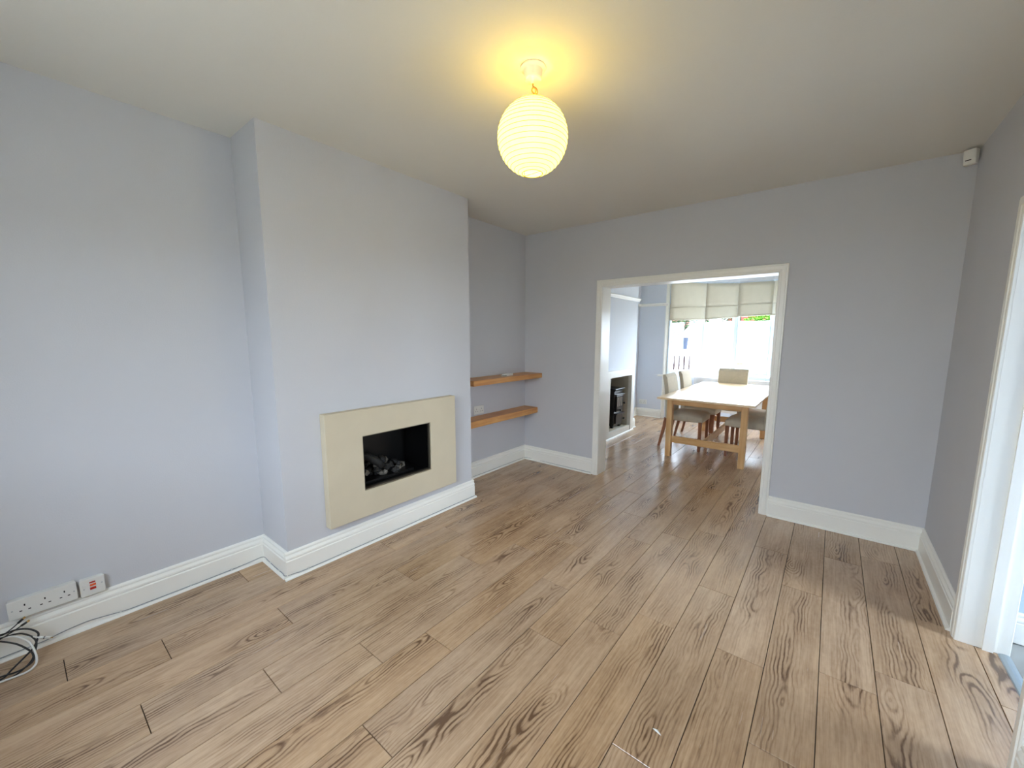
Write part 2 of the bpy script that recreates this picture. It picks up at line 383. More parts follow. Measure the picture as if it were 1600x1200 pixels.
# ------------------------------------------------------------------ walls and ceiling
struct(MB().box(-TH, 0, YN-TH, D0, 0, H).build('wall_left', WALL))
c = MB()
fy0, fy1, fz0, fz1 = 1.395, 1.985, 0.40, 0.795      # fire opening in the breast
c.box(0, CH_D, CY1, CY2, 0, fz0).box(0, CH_D, CY1, CY2, fz1, H).box(0, CH_D, CY1, fy0, fz0, fz1).box(0, CH_D, fy1, CY2, fz0, fz1)
struct(c.build('wall_chimney_breast', WALL))
struct(MB().box(0, OX0-0.015, YF, D0, 0, H).box(OX1+0.015, WX, YF, D0, 0, H).box(OX0-0.015, OX1+0.015, YF, D0, OZ+0.015, H).build('wall_far', WALL))
RW = WX + 0.1495
struct(MB().box(WX, RW, YN-TH, RD0-0.015, 0, H).box(WX, RW, RD1+0.015, D0, 0, H).box(WX, RW, RD0-0.015, RD1+0.015, RDZ+0.015, H).build('wall_right', WALL))
# near wall behind the camera with wide garden glazing
GX0, GX1, GZ0, GZ1 = 1.15, 2.85, 1.0, 2.0
struct(MB().box(-TH, GX0, YN-TH, YN, 0, H).box(GX1, RW, YN-TH, YN, 0, H).box(GX0, GX1, YN-TH, YN, GZ1, H).box(GX0, GX1, YN-TH, YN, 0, GZ0).build('wall_near', WALL))
struct(MB().box(-TH, RW, YN-TH, D0, H, H+0.15).build('ceiling', CEIL))
struct(MB().box(-TH, RW, D0, 8.6, H, H+0.15).build('ceiling_dining', CEIL))
struct(MB().box(-TH, 0, D0, YD+TH, 0, H).build('wall_left_dining', WALL_D))
struct(MB().box(WX, RW, D0, YD+TH, 0, H).build('wall_right_dining', WALL_D))

def skirt(name, p0, p1, nrm, ext0=0.0, ext1=0.0, h=0.165, m=GLOSS):
    """moulded skirting board along p0->p1 with the room on the nrm side"""
    p0 = Vector((p0[0], p0[1], 0)); p1 = Vector((p1[0], p1[1], 0)); d = (p1-p0).normalized(); n = Vector((nrm[0], nrm[1], 0))
    a = p0 - d*ext0; e = p1 + d*ext1
    prof = [(0,0),(0.020,0),(0.020,h*0.66),(0.0155,h*0.69),(0.0155,h*0.71),(0.0198,h*0.735),(0.0190,h*0.79),(0.0095,h*0.875),(0.0095,h*0.89),(0.0138,h*0.91),(0.0130,h*0.955),(0.005,h),(0,h)]
    b = MB().prism(prof, 0, 1, lambda q, t: (a if t == 0 else e) + n*q[0] + Vector((0,0,q[1])))
    return struct(b.build(name, m))
def bead(i, p0, p1, nrm, ext0=0.0, ext1=0.0):
    p0 = Vector((p0[0], p0[1], 0)); p1 = Vector((p1[0], p1[1], 0)); d = (p1-p0).normalized(); n = Vector((nrm[0], nrm[1], 0))
    a = p0 - d*ext0; e = p1 + d*ext1; r = 0.0148
    prof = [(0.019, 0)] + [(0.0195 + r*math.cos(t*PI/10), 0.0005 + r*math.sin(t*PI/10)) for t in range(6)] + [(0.019, r)]
    return struct(MB().prism(prof, 0, 1, lambda q, t: (a if t == 0 else e) + n*q[0] + Vector((0,0,q[1]))).build('trim_%d' % i, GLOSS))
runs = [('left_near', (0, YN), (0, CY1), (1,0), 0, 0), ('chimney_side', (0, CY1), (CH_D, CY1), (0,-1), 0, 0), ('chimney_front', (CH_D, CY1), (CH_D, CY2), (1,0), 0.02, 0.02),
        ('chimney_return', (CH_D, CY2), (0, CY2), (0,1), 0, 0), ('left_far', (0, CY2), (0, YF), (1,0), 0, 0), ('far_left', (0, YF), (0.908, YF), (0,-1), 0, 0),
        ('far_right', (2.512, YF), (WX, YF), (0,-1), 0, 0), ('right_far', (WX, YF), (WX, RD1+0.066), (-1,0), 0, 0), ('right_near', (WX, RD0-0.066), (WX, YN), (-1,0), 0, 0),
        ('near', (0, YN), (WX, YN), (0,1), 0, 0)]
for i, (nm, a, b_, n, e0, e1) in enumerate(runs):
    skirt('baseboard_' + nm, a, b_, n, e0, e1)
    bead(i+1, a, b_, n, e0 and 0.034, e1 and 0.034)

def architrave(name, m4, w, h, parent, face=0.064, t=0.02):
    """three-sided moulded frame in local XZ, projecting along -Y"""
    prof = [(0,0),(0,-0.012),(0.004,-0.015),(0.018,-0.015),(0.022,-0.019),(0.048,-0.02),(0.052,-0.016),(face-0.004,-0.016),(face,-0.012),(face,0)]
    path = [(0,0),(0,h),(w,h),(w,0)]
    out = [(-1,0),(-1,1),(1,1),(1,0)]
    b = MB(); n = len(prof); vs = []
    for (px, pz), (ox, oz) in zip(path, out):
        for q, y in prof: vs.append(m4 @ Vector((px+ox*q, y, pz+oz*q)))
    fs = []
    for s_ in range(3):
        for i in range(n):
            j = (i+1) % n; fs.append((s_*n+i, s_*n+j, (s_+1)*n+j, (s_+1)*n+i))
    fs += [tuple(range(n)), tuple(3*n+i for i in range(n))[::-1]]
    b.add(vs, fs); return b.build(name, GLOSS, parent)
# opening between the rooms: gloss lining and moulded architraves on both faces
d1 = struct(MB().box(OX0-0.015, OX0, YF-0.002, D0+0.002, 0, OZ).box(OX1, OX1+0.015, YF-0.002, D0+0.002, 0, OZ).box(OX0-0.015, OX1+0.015, YF-0.002, D0+0.002, OZ, OZ+0.015).build('door_1', GLOSS))
architrave('architrave', Matrix.Translation((OX0-0.001, YF, 0)), OX1-OX0+0.002, OZ+0.001, d1)
architrave('architrave', Matrix.Translation((OX1+0.001, D0, 0)) @ Matrix.Rotation(PI, 4, 'Z'), OX1-OX0+0.002, OZ+0.001, d1)
# hall doorway
d2 = struct(MB().box(WX-0.002, RW+0.002, RD0-0.015, RD0, 0, RDZ).box(WX-0.002, RW+0.002, RD1, RD1+0.015, 0, RDZ).box(WX-0.002, RW+0.002, RD0-0.015, RD1+0.015, RDZ, RDZ+0.015).build('door_2', GLOSS))
architrave('architrave', Matrix.Translation((WX, RD1+0.001, 0)) @ Matrix.Rotation(-PI/2, 4, 'Z'), RD1-RD0+0.002, RDZ+0.001, d2)
architrave('architrave', Matrix.Translation((RW, RD0-0.001, 0)) @ Matrix.Rotation(PI/2, 4, 'Z'), RD1-RD0+0.002, RDZ+0.001, d2)
MB().box(WX+0.075, WX+0.11, RD1-0.012, RD1, 0, RDZ).box(WX+0.075, WX+0.11, RD0, RD0+0.012, 0, RDZ).box(WX+0.075, WX+0.11, RD0, RD1, RDZ-0.012, RDZ).build('door_stop', GLOSS, d2)

# hall beyond the doorway
HX = 5.2
hf = struct(MB().box(RW, HX, 0.4, 2.95, -0.05, -0.006).build('floor_hall', GROUT))
ty = 0.4; row = 0
tm = MB().box(-0.146, 0.146, -0.296, 0.296, -0.008, 0.0).mesh('tile', TILE)
for ix in range(6):
    for iy in range(5):
        cx = RW - 0.02 + 0.15 + ix*0.3; cy = 0.4 + (0.3 if ix % 2 else 0.0) + iy*0.6
        if cx+0.146 > HX or cy+0.29 > 3.0: continue
        o = bpy.data.objects.new('tile', tm); COL.objects.link(o); o.location = (cx, cy, 0); o.parent = hf
WALL_H = mat('daylight_blue_hall_paint', (0.76, 0.82, 0.90), 0.6, 0.012, 2.0)  # blue of the hall daylight put into the wall colour
struct(MB().box(RW, HX+TH, 2.86, 3.0, 0, H).build('wall_hall_far', WALL_H))
struct(MB().box(RW, HX+TH, 0.25, 0.4, 0, H).build('wall_hall_near', WALL_H))
struct(MB().box(HX, HX+TH, 0.25, 1.92, 0, H).box(HX, HX+TH, 2.66, 3.0, 0, H).box(HX, HX+TH, 1.92, 2.66, 0, 0.25).box(HX, HX+TH, 1.92, 2.66, 2.38, H).build('wall_hall_right', WALL_H))
struct(MB().box(RW, HX+TH, 0.25, 3.0, H, H+0.15).build('ceiling_hall', CEIL))
skirt('baseboard_hall', (RW+0.02, 2.86), (HX, 2.86), (0,-1), 0, 0, 0.15)
w = struct(frame(MB(), 1.92, 2.66, 0.25, 2.38, 1.98, 2.60, 0.31, 2.32, HX+0.04, HX+0.10).build('window_5', UPVC))
MB().box(HX+0.04, HX+0.10, 2.27, 2.31, 0.3, 2.33).build('mullion', UPVC, w)
MB().box(HX+0.066, HX+0.072, 1.97, 2.28, 0.3, 2.33).build('pane', GLASS, w); MB().box(HX+0.066, HX+0.072, 2.30, 2.61, 0.3, 2.33).build('pane', GLASS, w)
t_ = MB().prism([(0,0),(0.042,0),(0.038,0.004),(0.026,0.007),(0.016,0.007),(0.004,0.004)], RD0+0.002, RD1-0.002, lambda p, h: (3.545+p[0], h, 0.0002+p[1])).build('threshold_strip', ALU)
tag(t_, 'ridged metal threshold strip across the doorway floor', 'threshold strip')

# garden glazing behind the camera
gf = MB()
for x in (GX0, (GX0+GX1)/2-0.05, GX1-0.08): gf.box(x, x+0.08, YN-0.11, YN-0.04, GZ0, GZ1)
gf.box(GX0, GX1, YN-0.11, YN-0.04, GZ0, GZ0+0.07).box(GX0, GX1, YN-0.11, YN-0.04, GZ1-0.08, GZ1)
gw = struct(gf.build('window_4', UPVC))
MB().box(GX0+0.06, (GX0+GX1)/2-0.03, YN-0.08, YN-0.074, GZ0+0.05, GZ1-0.06).build('pane', GLASS, gw); MB().box((GX0+GX1)/2+0.02, GX1-0.06, YN-0.08, YN-0.074, GZ0+0.05, GZ1-0.06).build('pane', GLASS, gw)

# ------------------------------------------------------------------ dining room: chimney, bay
DX = 0.37; DC1, DC2 = 4.84, 6.17
ny0, ny1, nz0, nz1 = 5.14, 5.905, 0.085, 0.88
struct(MB().box(0, DX, DC1, ny0, 0, H).box(0, DX, ny1, DC2, 0, H).box(0, DX, ny0, ny1, nz1, H).box(0, DX, ny0, ny1, 0, nz0).build('wall_chimney_dining', WALL_D))
G = [(0.50,7.25),(0.90,7.87),(1.405,8.19),(1.98,8.19),(2.485,7.87),(2.885,7.25)]
Gv = [Vector((x,y,0)) for x,y in G]
cen = Vector((1.6925, 7.0, 0))
def offset(poly, d):
    """shift a bay polyline outward by d"""
    out = []
    for i in range(len(poly)):
        ns = []
        for a, b in ((i-1, i), (i, i+1)):
            if 0 <= a and b < len(poly):
                t = (poly[b]-poly[a]).normalized(); ns.append(Vector((-t.y, t.x, 0)))
        n = sum(ns, Vector()); n.normalize(); k = d / max(0.3, n.dot(ns[0])); out.append(poly[i] + n*k)
    return out
IN = offset(Gv, -0.10); OUT = offset(Gv, 0.09)
FX0, FX1 = 0.46, 2.925
struct(MB().box(-TH, FX0, YD, YD+TH, 0, H).box(FX1, RW, YD, YD+TH, 0, H).build('wall_front', WALL_D))
def ring(z0, z1, a, b):
    m = MB()
    for i in range(len(a)-1):
        m.hexa([Vector((p.x,p.y,z0)) for p in (a[i],a[i+1],b[i+1],b[i])], [Vector((p.x,p.y,z1)) for p in (a[i],a[i+1],b[i+1],b[i])])
    return m
HZ = 2.42; SZ = 0.79
struct(ring(0, SZ-0.03, IN, OUT).build('wall_bay_dado', WALL_D))
struct(ring(HZ, H, IN, OUT).build('wall_bay_header', WALL_D))
NOSE = [Vector((0.385,7.155,0)), Vector((0.93,7.745,0)), Vector((1.437,8.01,0)), Vector((1.948,8.01,0)), Vector((2.455,7.745,0)), Vector((3.0,7.155,0))]
NB = [Vector((0.385,7.20,0))] + offset(Gv, 0.0)[1:5] + [Vector((3.0,7.20,0))]
sl = MB()
for i in range(5):
    a, b2, c2, d2_ = NOSE[i], NOSE[i+1], Gv[i+1], Gv[i]
    sl.hexa([Vector((p.x,p.y,SZ-0.032)) for p in (a,b2,c2,d2_)], [Vector((p.x,p.y,SZ)) for p in (a,b2,c2,d2_)])
sl.box(0.385, 0.52, 7.155, 7.199, SZ-0.032, SZ).box(2.87, 3.0, 7.155, 7.199, SZ-0.032, SZ)
struct(sl.build('trim_30', GLOSS, bevel=0.006))
# reveals of the bay corner
struct(MB().hexa([(0.46,7.2,0),(0.475,7.2,0),(0.535,7.27,0),(0.46,7.35,0)], [(0.46,7.2,H),(0.475,7.2,H),(0.535,7.27,H),(0.46,7.35,H)]).build('trim_31', GLOSS))
struct(MB().hexa([(2.925,7.2,0),(2.91,7.2,0),(2.85,7.27,0),(2.925,7.35,0)], [(2.925,7.2,H),(2.91,7.2,H),(2.85,7.27,H),(2.925,7.35,H)]).build('trim_32', GLOSS))
for i in range(5):
    a, b2 = Gv[i], Gv[i+1]; t = (b2-a); ln = t.length; t.normalize(); n = Vector((-t.y, t.x, 0))
    mt = Matrix(((t.x, n.x, 0, a.x), (t.y, n.y, 0, a.y), (0,0,1,0), (0,0,0,1)))
    fr = MB(); e = 0.048
    fr.box(0, e, -0.035, 0.035, SZ, HZ, mt).box(ln-e, ln, -0.035, 0.035, SZ, HZ, mt).box(e, ln-e, -0.035, 0.035, SZ, SZ+0.075, mt).box(e, ln-e, -0.035, 0.035, HZ-0.05, HZ, mt)
    w = struct(fr.build('window_%d' % (i+1 if i < 3 else i+3), UPVC, bevel=0.006))
    MB().box(e, ln-e, -0.02, 0.03, 1.955, 2.005, mt).build('transom', UPVC, w, bevel=0.005)
    MB().box(e-0.01, ln-e+0.01, -0.004, 0.004, SZ+0.07, HZ-0.04, mt).build('pane', GLASS, w)
for i in range(1, 5):
    p = Gv[i]
    struct(MB().tube([(p.x,p.y,SZ), (p.x,p.y,HZ)], 0.042, 10).build('trim_%d' % (32+i), UPVC))
# roman blinds, one per facet
BL = [(1.745, 1.768, 1.955, 1.985), (1.768, 1.808, 1.992, 2.005), (1.820, 1.838, 2.018, 2.028), (1.83, 1.80, 2.02, 2.01), (1.79, 1.77, 2.0, 1.99)]
names = ['cream roman blind with lowest hem, beside the alcove wall', 'cream roman blind over the cab end of the van, slanting hem', 'cream roman blind whose hem hangs highest in the bay',
         'cream roman blind behind the door frame, fourth facet of bay', 'cream roman blind at the end of the bay nearest the hall side']
BLI = offset(Gv, -0.075)
for i in range(5):
    a, b2 = BLI[i].copy(), BLI[i+1].copy()
    if i == 0: a = a - (b2-a)*0.07
    t = (b2-a); ln = t.length; t.normalize(); n = Vector((-t.y, t.x, 0)); zl, zr, fl_, fr_ = BL[i]
    th = thing('roman_blind', names[i], 'blind', (a.x, a.y, 0), math.atan2(t.y, t.x), 'roman blinds in the bay')
    def sheet(zt, zbl, zbr, y0, y1, x0=0.003, x1=None, cols=9, wav=0.004):
        x1 = ln-0.003 if x1 is None else x1
        vs = []; rows = 7
        for r in range(rows):
            for cidx in range(cols):
                u = cidx/(cols-1); v = r/(rows-1); zb = zbl + (zbr-zbl)*u
                yy = y0 + (y1-y0)*v + wav*math.sin(u*7+i*2)*math.sin(v*PI) - wav*1.5*math.sin(v*PI)*math.sin(u*PI)
                vs.append((x0+(x1-x0)*u, yy, zt+(zb-zt)*v))
        nf = len(vs); vs += [(x, y+0.003, z) for x, y, z in vs]
        fs = []
        for r in range(rows-1):
            for cidx in range(cols-1):
                q = r*cols+cidx; fs.append((q, q+1, q+cols+1, q+cols)); fs.append((nf+q, nf+q+cols, nf+q+cols+1, nf+q+1))
        edge = [r*cols for r in range(rows)] + [(rows-1)*cols+k for k in range(1, cols)] + [r*cols+cols-1 for r in range(rows-2, -1, -1)] + [k for k in range(cols-2, 0, -1)]
        for k in range(len(edge)):
            p, q = edge[k], edge[(k+1) % len(edge)]; fs.append((p, q, nf+q, nf+p))
        return MB().add(vs, fs)
    MB().box(0.022, ln-0.022, -0.01, 0.03, HZ-0.035, HZ-0.002).build('headrail', UPVC, th)
    sheet(HZ-0.02, fl_, fr_, -0.014, -0.020).build('upper_panel', BLINDF, th, smooth=True)
    lo_ = sheet(fl_+0.004 if False else max(fl_, fr_)+0.03, zl, zr, -0.006, -0.010, wav=0.002).build('lower_panel', BLINDF, th, smooth=True)
    def bar(z0, z1, y, r):
        return MB().tube([(0.004, y, z0), (ln-0.004, y, z1)], r, 8)
    bar(fl_, fr_, -0.021, 0.007).build('fold', BLINDF, th, smooth=True)
    bar(zl+0.004, zr+0.004, -0.012, 0.010).build('hem', BLINDF, th, smooth=True)
# picture rail and skirting in the dining room
RZ = 2.015
def rail(i, p0, p1, nrm):
    p0 = Vector((p0[0], p0[1], RZ)); p1 = Vector((p1[0], p1[1], RZ)); n = Vector((nrm[0], nrm[1], 0))
    prof = [(0,0),(0.012,0.002),(0.016,0.014),(0.028,0.024),(0.036,0.040),(0.030,0.048),(0.012,0.05),(0,0.05)]
    return struct(MB().prism(prof, 0, 1, lambda q, t: (p0 if t == 0 else p1) + n*q[0] + Vector((0,0,q[1]-0.02))).build('trim_%d' % i, GLOSS))
rail(40, (DX, DC1-0.036), (DX, DC2+0.036), (1,0)); rail(41, (0, YD), (0.505, YD), (0,-1)); rail(42, (0, DC2), (DX, DC2), (0,1)); rail(43, (0, DC2), (0, YD), (1,0))
rail(44, (0, D0), (0, DC1), (1,0)); rail(45, (WX, YD), (WX, D0), (-1,0)); rail(46, (2.88, YD), (WX, YD), (0,-1)); rail(47, (0, DC1), (DX, DC1), (0,-1))
druns = [('dining_left_far', (0, DC2), (0, YD), (1,0), 0, 0), ('dining_front', (0, YD), (FX0, YD), (0,-1), 0, 0), ('dining_chimney_far', (DX, 6.02), (DX, DC2), (1,0), 0, 0.02),
         ('dining_chimney_side', (DX, DC2), (0, DC2), (0,1), 0, 0), ('dining_left_near', (0, D0), (0, DC1), (1,0), 0, 0), ('dining_chimney_near', (DX, DC1), (DX, 4.95), (1,0), 0.02, 0),
         ('dining_right', (WX, YD), (WX, D0), (-1,0), 0, 0), ('dining_front_right', (FX1, YD), (WX, YD), (0,-1), 0, 0), ('dining_wall_left', (0, D0), (0.90, D0), (0,1), 0, 0), ('dining_wall_right', (2.52, D0), (WX, D0), (0,1), 0, 0)]
for i, (nm, a, b_, n, e0, e1) in enumerate(druns):
    skirt('baseboard_' + nm, a, b_, n, e0, e1, 0.15); bead(12+i, a, b_, n, e0 and 0.034, e1 and 0.034)

# ------------------------------------------------------------------ living-room fire
fp = thing('inset_gas_fire', 'inset fire with broad cream stone surround, hung on the chimney breast', 'fireplace', (CH_D, 1.70, 0))
f0, f1, fb, ft = 1.157-1.70, 2.238-1.70, 0.228, 0.968
o0, o1, ob, ot = 1.405-1.70, 1.976-1.70, 0.410, 0.788
sm = MB()
frame(sm, f0, f1, fb, ft, o0, o1, ob, ot, 0.001, 0.06).build('surround', STONE, fp, bevel=0.003)
frame(MB(), o0, o1, ob, ot, o0+0.006, o1-0.006, ob+0.008, ot-0.006, 0.02, 0.052).build('metal_trim', TRIMM, fp)
bx = MB()
iy0, iy1, iz0, iz1, bk = o0+0.006, o1-0.006, ob+0.006, ot-0.004, -0.27
bx.box(bk, bk+0.004, iy0, iy1, iz0, iz1).box(bk, 0.03, iy0-0.004, iy0, iz0, iz1).box(bk, 0.03, iy1, iy1+0.004, iz0, iz1).box(bk, 0.03, iy0, iy1, iz0-0.004, iz0).box(bk, 0.03, iy0, iy1, iz1, iz1+0.003)
bx.build('firebox', BLACKM, fp)
MB().box(-0.20, -0.02, iy0+0.03, iy1-0.10, iz0, iz0+0.022).build('burner_tray', BLACKM, fp, bevel=0.004)
def lump(r, seed, sq=(1,1,1)):
    rr = random.Random(seed); bm = bmesh.new(); bmesh.ops.create_icosphere(bm, subdivisions=1, radius=r)
    for v in bm.verts:
        k = 1 + rr.uniform(-0.28, 0.22); v.co = Vector((v.co.x*k*sq[0], v.co.y*k*sq[1], v.co.z*k*sq[2]))
    me = bpy.data.meshes.new('coal'); bm.to_mesh(me); bm.free(); return me
lm = [lump(0.024, s, (1, 1.25, 0.85)) for s in range(6)]
for me in lm[:5]: me.materials.append(COALM)
lm[5].materials.append(COALG)
rc = random.Random(3)
for layer, (cnt, zz, spread) in enumerate(((18, 0.040, 1.0), (14, 0.072, 0.85), (9, 0.102, 0.62), (4, 0.130, 0.4))):
    for k in range(cnt):
        o = bpy.data.objects.new('coal', lm[rc.choice((0,1,2,3,4,5))]); COL.objects.link(o); o.parent = fp
        u = (k+0.5)/cnt
        o.location = (-0.11 + rc.uniform(-0.075, 0.075)*spread, iy0+0.05+(iy1-iy0-0.19)*(0.5+(u-0.5)*spread) - layer*0.02 + rc.uniform(-.01,.01), iz0+zz+rc.uniform(-.006,.006))
        o.rotation_euler = (rc.uniform(0,6), rc.uniform(0,6), rc.uniform(0,6)); s = rc.uniform(0.8, 1.25); o.scale = (s,s,s)
MB().tube([(-0.17, iy0+0.04, iz0+0.10), (-0.13, iy0+0.07, iz0+0.17), (-0.09, iy0+0.10, iz0+0.185), (-0.06, iy0+0.17, iz0+0.13), (-0.05, iy0+0.2, iz0+0.09)], [0.03,0.034,0.032,0.03,0.024], 9).build('ceramic_log', COALM, fp, smooth=True)

# ------------------------------------------------------------------ shelves in the alcove
s1 = MB().box(0.0005, 0.245, 2.632, YF-0.0005, 0.990, 1.041).build('floating_shelf', SHELF, bevel=0.002); tag(s1, 'oak floating shelf holding a small white gadget, the higher of two', 'shelf', 'floating shelves in the alcove')
s2 = MB().box(0.0005, 0.188, 2.50, YF-0.0005, 0.580, 0.643).build('floating_shelf', SHELF, bevel=0.002); tag(s2, 'oak floating shelf just under the double wall socket', 'shelf', 'floating shelves in the alcove')
g_ = thing('gadget', 'small flat white plastic gadget lying on the upper oak shelf', 'gadget', (0.135, 3.26, 1.0412), 0.25)
MB().box(-0.032, 0.032, -0.085, 0.06, 0, 0.022).build('case', PLASTIC, g_, bevel=0.004)
MB().box(-0.026, 0.026, -0.125, -0.085, 0, 0.014).build('bracket', mat('grey_plastic', (0.62,0.63,0.60), 0.4), g_, bevel=0.003)

# ------------------------------------------------------------------ sockets
def slots(mb, x, y, z, s=1.0, e=1):
    """three-pin outlet facing +X"""
    mb.box(x-0.002, x+0.0006, y-0.002*s, y+0.002*s, z+0.008*s, z+0.016*s)
    for k in (-1, 1): mb.box(x-0.002, x+0.0006, y+k*0.011*s-0.0035*s, y+k*0.011*s+0.0035*s, z-0.011*s, z-0.007*s)
    return mb
ts = thing('triple_socket', 'long white triple plug socket above the tangle of cables', 'socket', (0, -0.010, 0.223))
MB().box(0.0005, 0.030, -0.102, 0.102, -0.042, 0.042).build('back_box', PLASTIC, ts, bevel=0.003)
MB().box(0.030, 0.040, -0.105, 0.105, -0.044, 0.044).build('face_plate', PLASTIC, ts, bevel=0.003)
for k in (-0.055, 0.005, 0.065): slots(MB(), 0.040, k, 0.0, 1.15).build('outlet', SLOT, ts)
for k in (-0.092, 0.095): MB().tube([(0.038,k,0),(0.0408,k,0)], 0.003, 8).build('screw', STEEL, ts)
fs_ = thing('fused_spur', 'square white fused spur switch with red and orange rocker', 'switch', (0, 0.147, 0.215), 0, None)
MB().box(0.0005, 0.026, -0.040, 0.040, -0.041, 0.041).build('back_box', PLASTIC, fs_, bevel=0.003)
MB().box(0.026, 0.035, -0.043, 0.043, -0.043, 0.043).build('face_plate', PLASTIC, fs_, bevel=0.003)
MB().box(0.034, 0.038, -0.009, 0.012, 0.004, 0.014).build('neon_lamp', ORANGEP, fs_, bevel=0.001)
MB().box(0.034, 0.0395, -0.010, 0.011, -0.014, -0.003).build('rocker', REDP, fs_, bevel=0.001)
MB().box(0.034, 0.0365, -0.010, 0.011, 0.019, 0.026).build('upper_rocker', REDP, fs_, bevel=0.001)
MB().box(0.034, 0.037, -0.034, -0.016, 0.004, 0.016).build('fuse_carrier', PLASTIC, fs_, bevel=0.001)
for k in (-0.030, 0.032): MB().tube([(0.033,k,-0.004 if k < 0 else 0.006),(0.0358,k,-0.004 if k < 0 else 0.006)], 0.003, 8).build('screw', STEEL, fs_)
ds = thing('double_socket', 'white double plug socket on the alcove wall above the lower shelf', 'socket', (0, 2.940, 0.703))
MB().box(0.0005, 0.011, -0.073, 0.073, -0.043, 0.043).build('face_plate', PLASTIC, ds, bevel=0.003)
for k in (-0.036, 0.036):
    slots(MB(), 0.011, k, -0.004, 1.2).build('outlet', SLOT, ds)
    MB().box(0.010, 0.0135, k*0.28-0.006, k*0.28+0.006, 0.012, 0.030).build('rocker', PLASTIC, ds, bevel=0.001)
dn = thing('dining_socket', 'white double plug socket low on the front wall by the bay', 'socket', (0.125, YD, 0.265), -PI/2)
MB().box(0.0005, 0.012, -0.073, 0.073, -0.043, 0.043).build('face_plate', PLASTIC, dn, bevel=0.003)
for k in (-0.036, 0.036): slots(MB(), 0.012, k, -0.004, 1.2).build('outlet', SLOT, dn)

# ------------------------------------------------------------------ cables
cx = thing('coaxial_cable', 'white coaxial aerial cable coiled against the skirting, with metal plug', 'cable', (0.1, -0.1, 0))
off = Vector((0.1, -0.1, 0))
def path(pts): return [Vector(p)-off for p in smooth_path(pts, 6)]
MB().tube(path([(0.073,-0.30,0.17),(0.073,-0.184,0.150),(0.078,-0.143,0.144),(0.092,-0.101,0.127),(0.118,-0.069,0.094),(0.153,-0.056,0.051),(0.180,-0.057,0.019),(0.198,-0.076,0.006),(0.202,-0.108,0.005),(0.196,-0.157,0.006),(0.185,-0.22,0.006)]), 0.0042, 8).build('coil', PLASTIC, cx, smooth=True)
MB().tube(path([(0.066,-0.29,0.16),(0.070,-0.184,0.154),(0.080,-0.143,0.141),(0.089,-0.109,0.131),(0.105,-0.065,0.110),(0.1175,-0.038,0.096)]), 0.0030, 8).build('lead', PLASTIC, cx, smooth=True)
pd = (Vector((0.132,0.002,0.078))-Vector((0.116,-0.041,0.097))).normalized(); p0 = Vector((0.1165,-0.040,0.0965))-off
MB().tube([p0, p0+pd*0.016], 0.0056, 10).build('plug_collar', PLASTIC, cx, smooth=True)
MB().tube([p0+pd*0.016, p0+pd*0.019], 0.0060, 10).build('plug_ring', SLOT, cx, smooth=True)
MB().tube([p0+pd*0.019, p0+pd*0.038], 0.0053, 10).build('plug_body', PLASTIC, cx, smooth=True)
MB().tube([p0+pd*0.038, p0+pd*0.046], 0.0022, 8).build('plug_pin', GOLDM, cx, smooth=True)
av = thing('av_lead', 'tangled black audio lead with two gold tipped phono plugs', 'cable', (0.1, -0.1, 0))
MB().tube(path([(0.060,-0.30,0.17),(0.063,-0.183,0.162),(0.075,-0.142,0.152),(0.074,-0.099,0.150),(0.083,-0.064,0.137),(0.100,-0.041,0.114),(0.113,-0.043,0.095),(0.134,-0.057,0.070),(0.143,-0.073,0.057),(0.168,-0.121,0.027),(0.184,-0.156,0.008),(0.193,-0.24,0.006)]), 0.0036, 8).build('loop', BLACKP, av, smooth=True)
MB().tube(path([(0.075,-0.30,0.16),(0.078,-0.175,0.150),(0.092,-0.144,0.132),(0.113,-0.103,0.104),(0.143,-0.072,0.070),(0.161,-0.062,0.047),(0.178,-0.068,0.027),(0.184,-0.105,0.015),(0.180,-0.155,0.019),(0.174,-0.24,0.025)]), 0.0034, 8).build('loop', BLACKP, av, smooth=True)
MB().tube(path([(0.20,-0.24,0.005),(0.196,-0.156,0.005),(0.190,-0.115,0.006),(0.172,-0.074,0.026),(0.150,-0.058,0.050),(0.121,-0.049,0.087),(0.099,-0.070,0.120),(0.085,-0.108,0.138),(0.080,-0.21,0.145)]), 0.0034, 8).build('loop', BLACKP, av, smooth=True)
for pts in ([(0.086,-0.28,0.12),(0.087,-0.186,0.136),(0.078,-0.143,0.146),(0.066,-0.110,0.158),(0.056,-0.088,0.171)], [(0.094,-0.27,0.11),(0.093,-0.178,0.128),(0.083,-0.138,0.139),(0.074,-0.104,0.149),(0.067,-0.080,0.158)]):
    MB().tube(path(pts), 0.0024, 8).build('lead', BLACKP, av, smooth=True)
    a = Vector(pts[-1])-off; dd = (Vector(pts[-1])-Vector(pts[-2])).normalized()
    pb = MB().tube([a-dd*0.004, a+dd*0.014], 0.0046, 10).build('phono_plug', BLACKP, av, smooth=True)
    MB().tube([a+dd*0.014, a+dd*0.024], 0.0042, 10).build('plug_tip', GOLDM, pb, smooth=True)
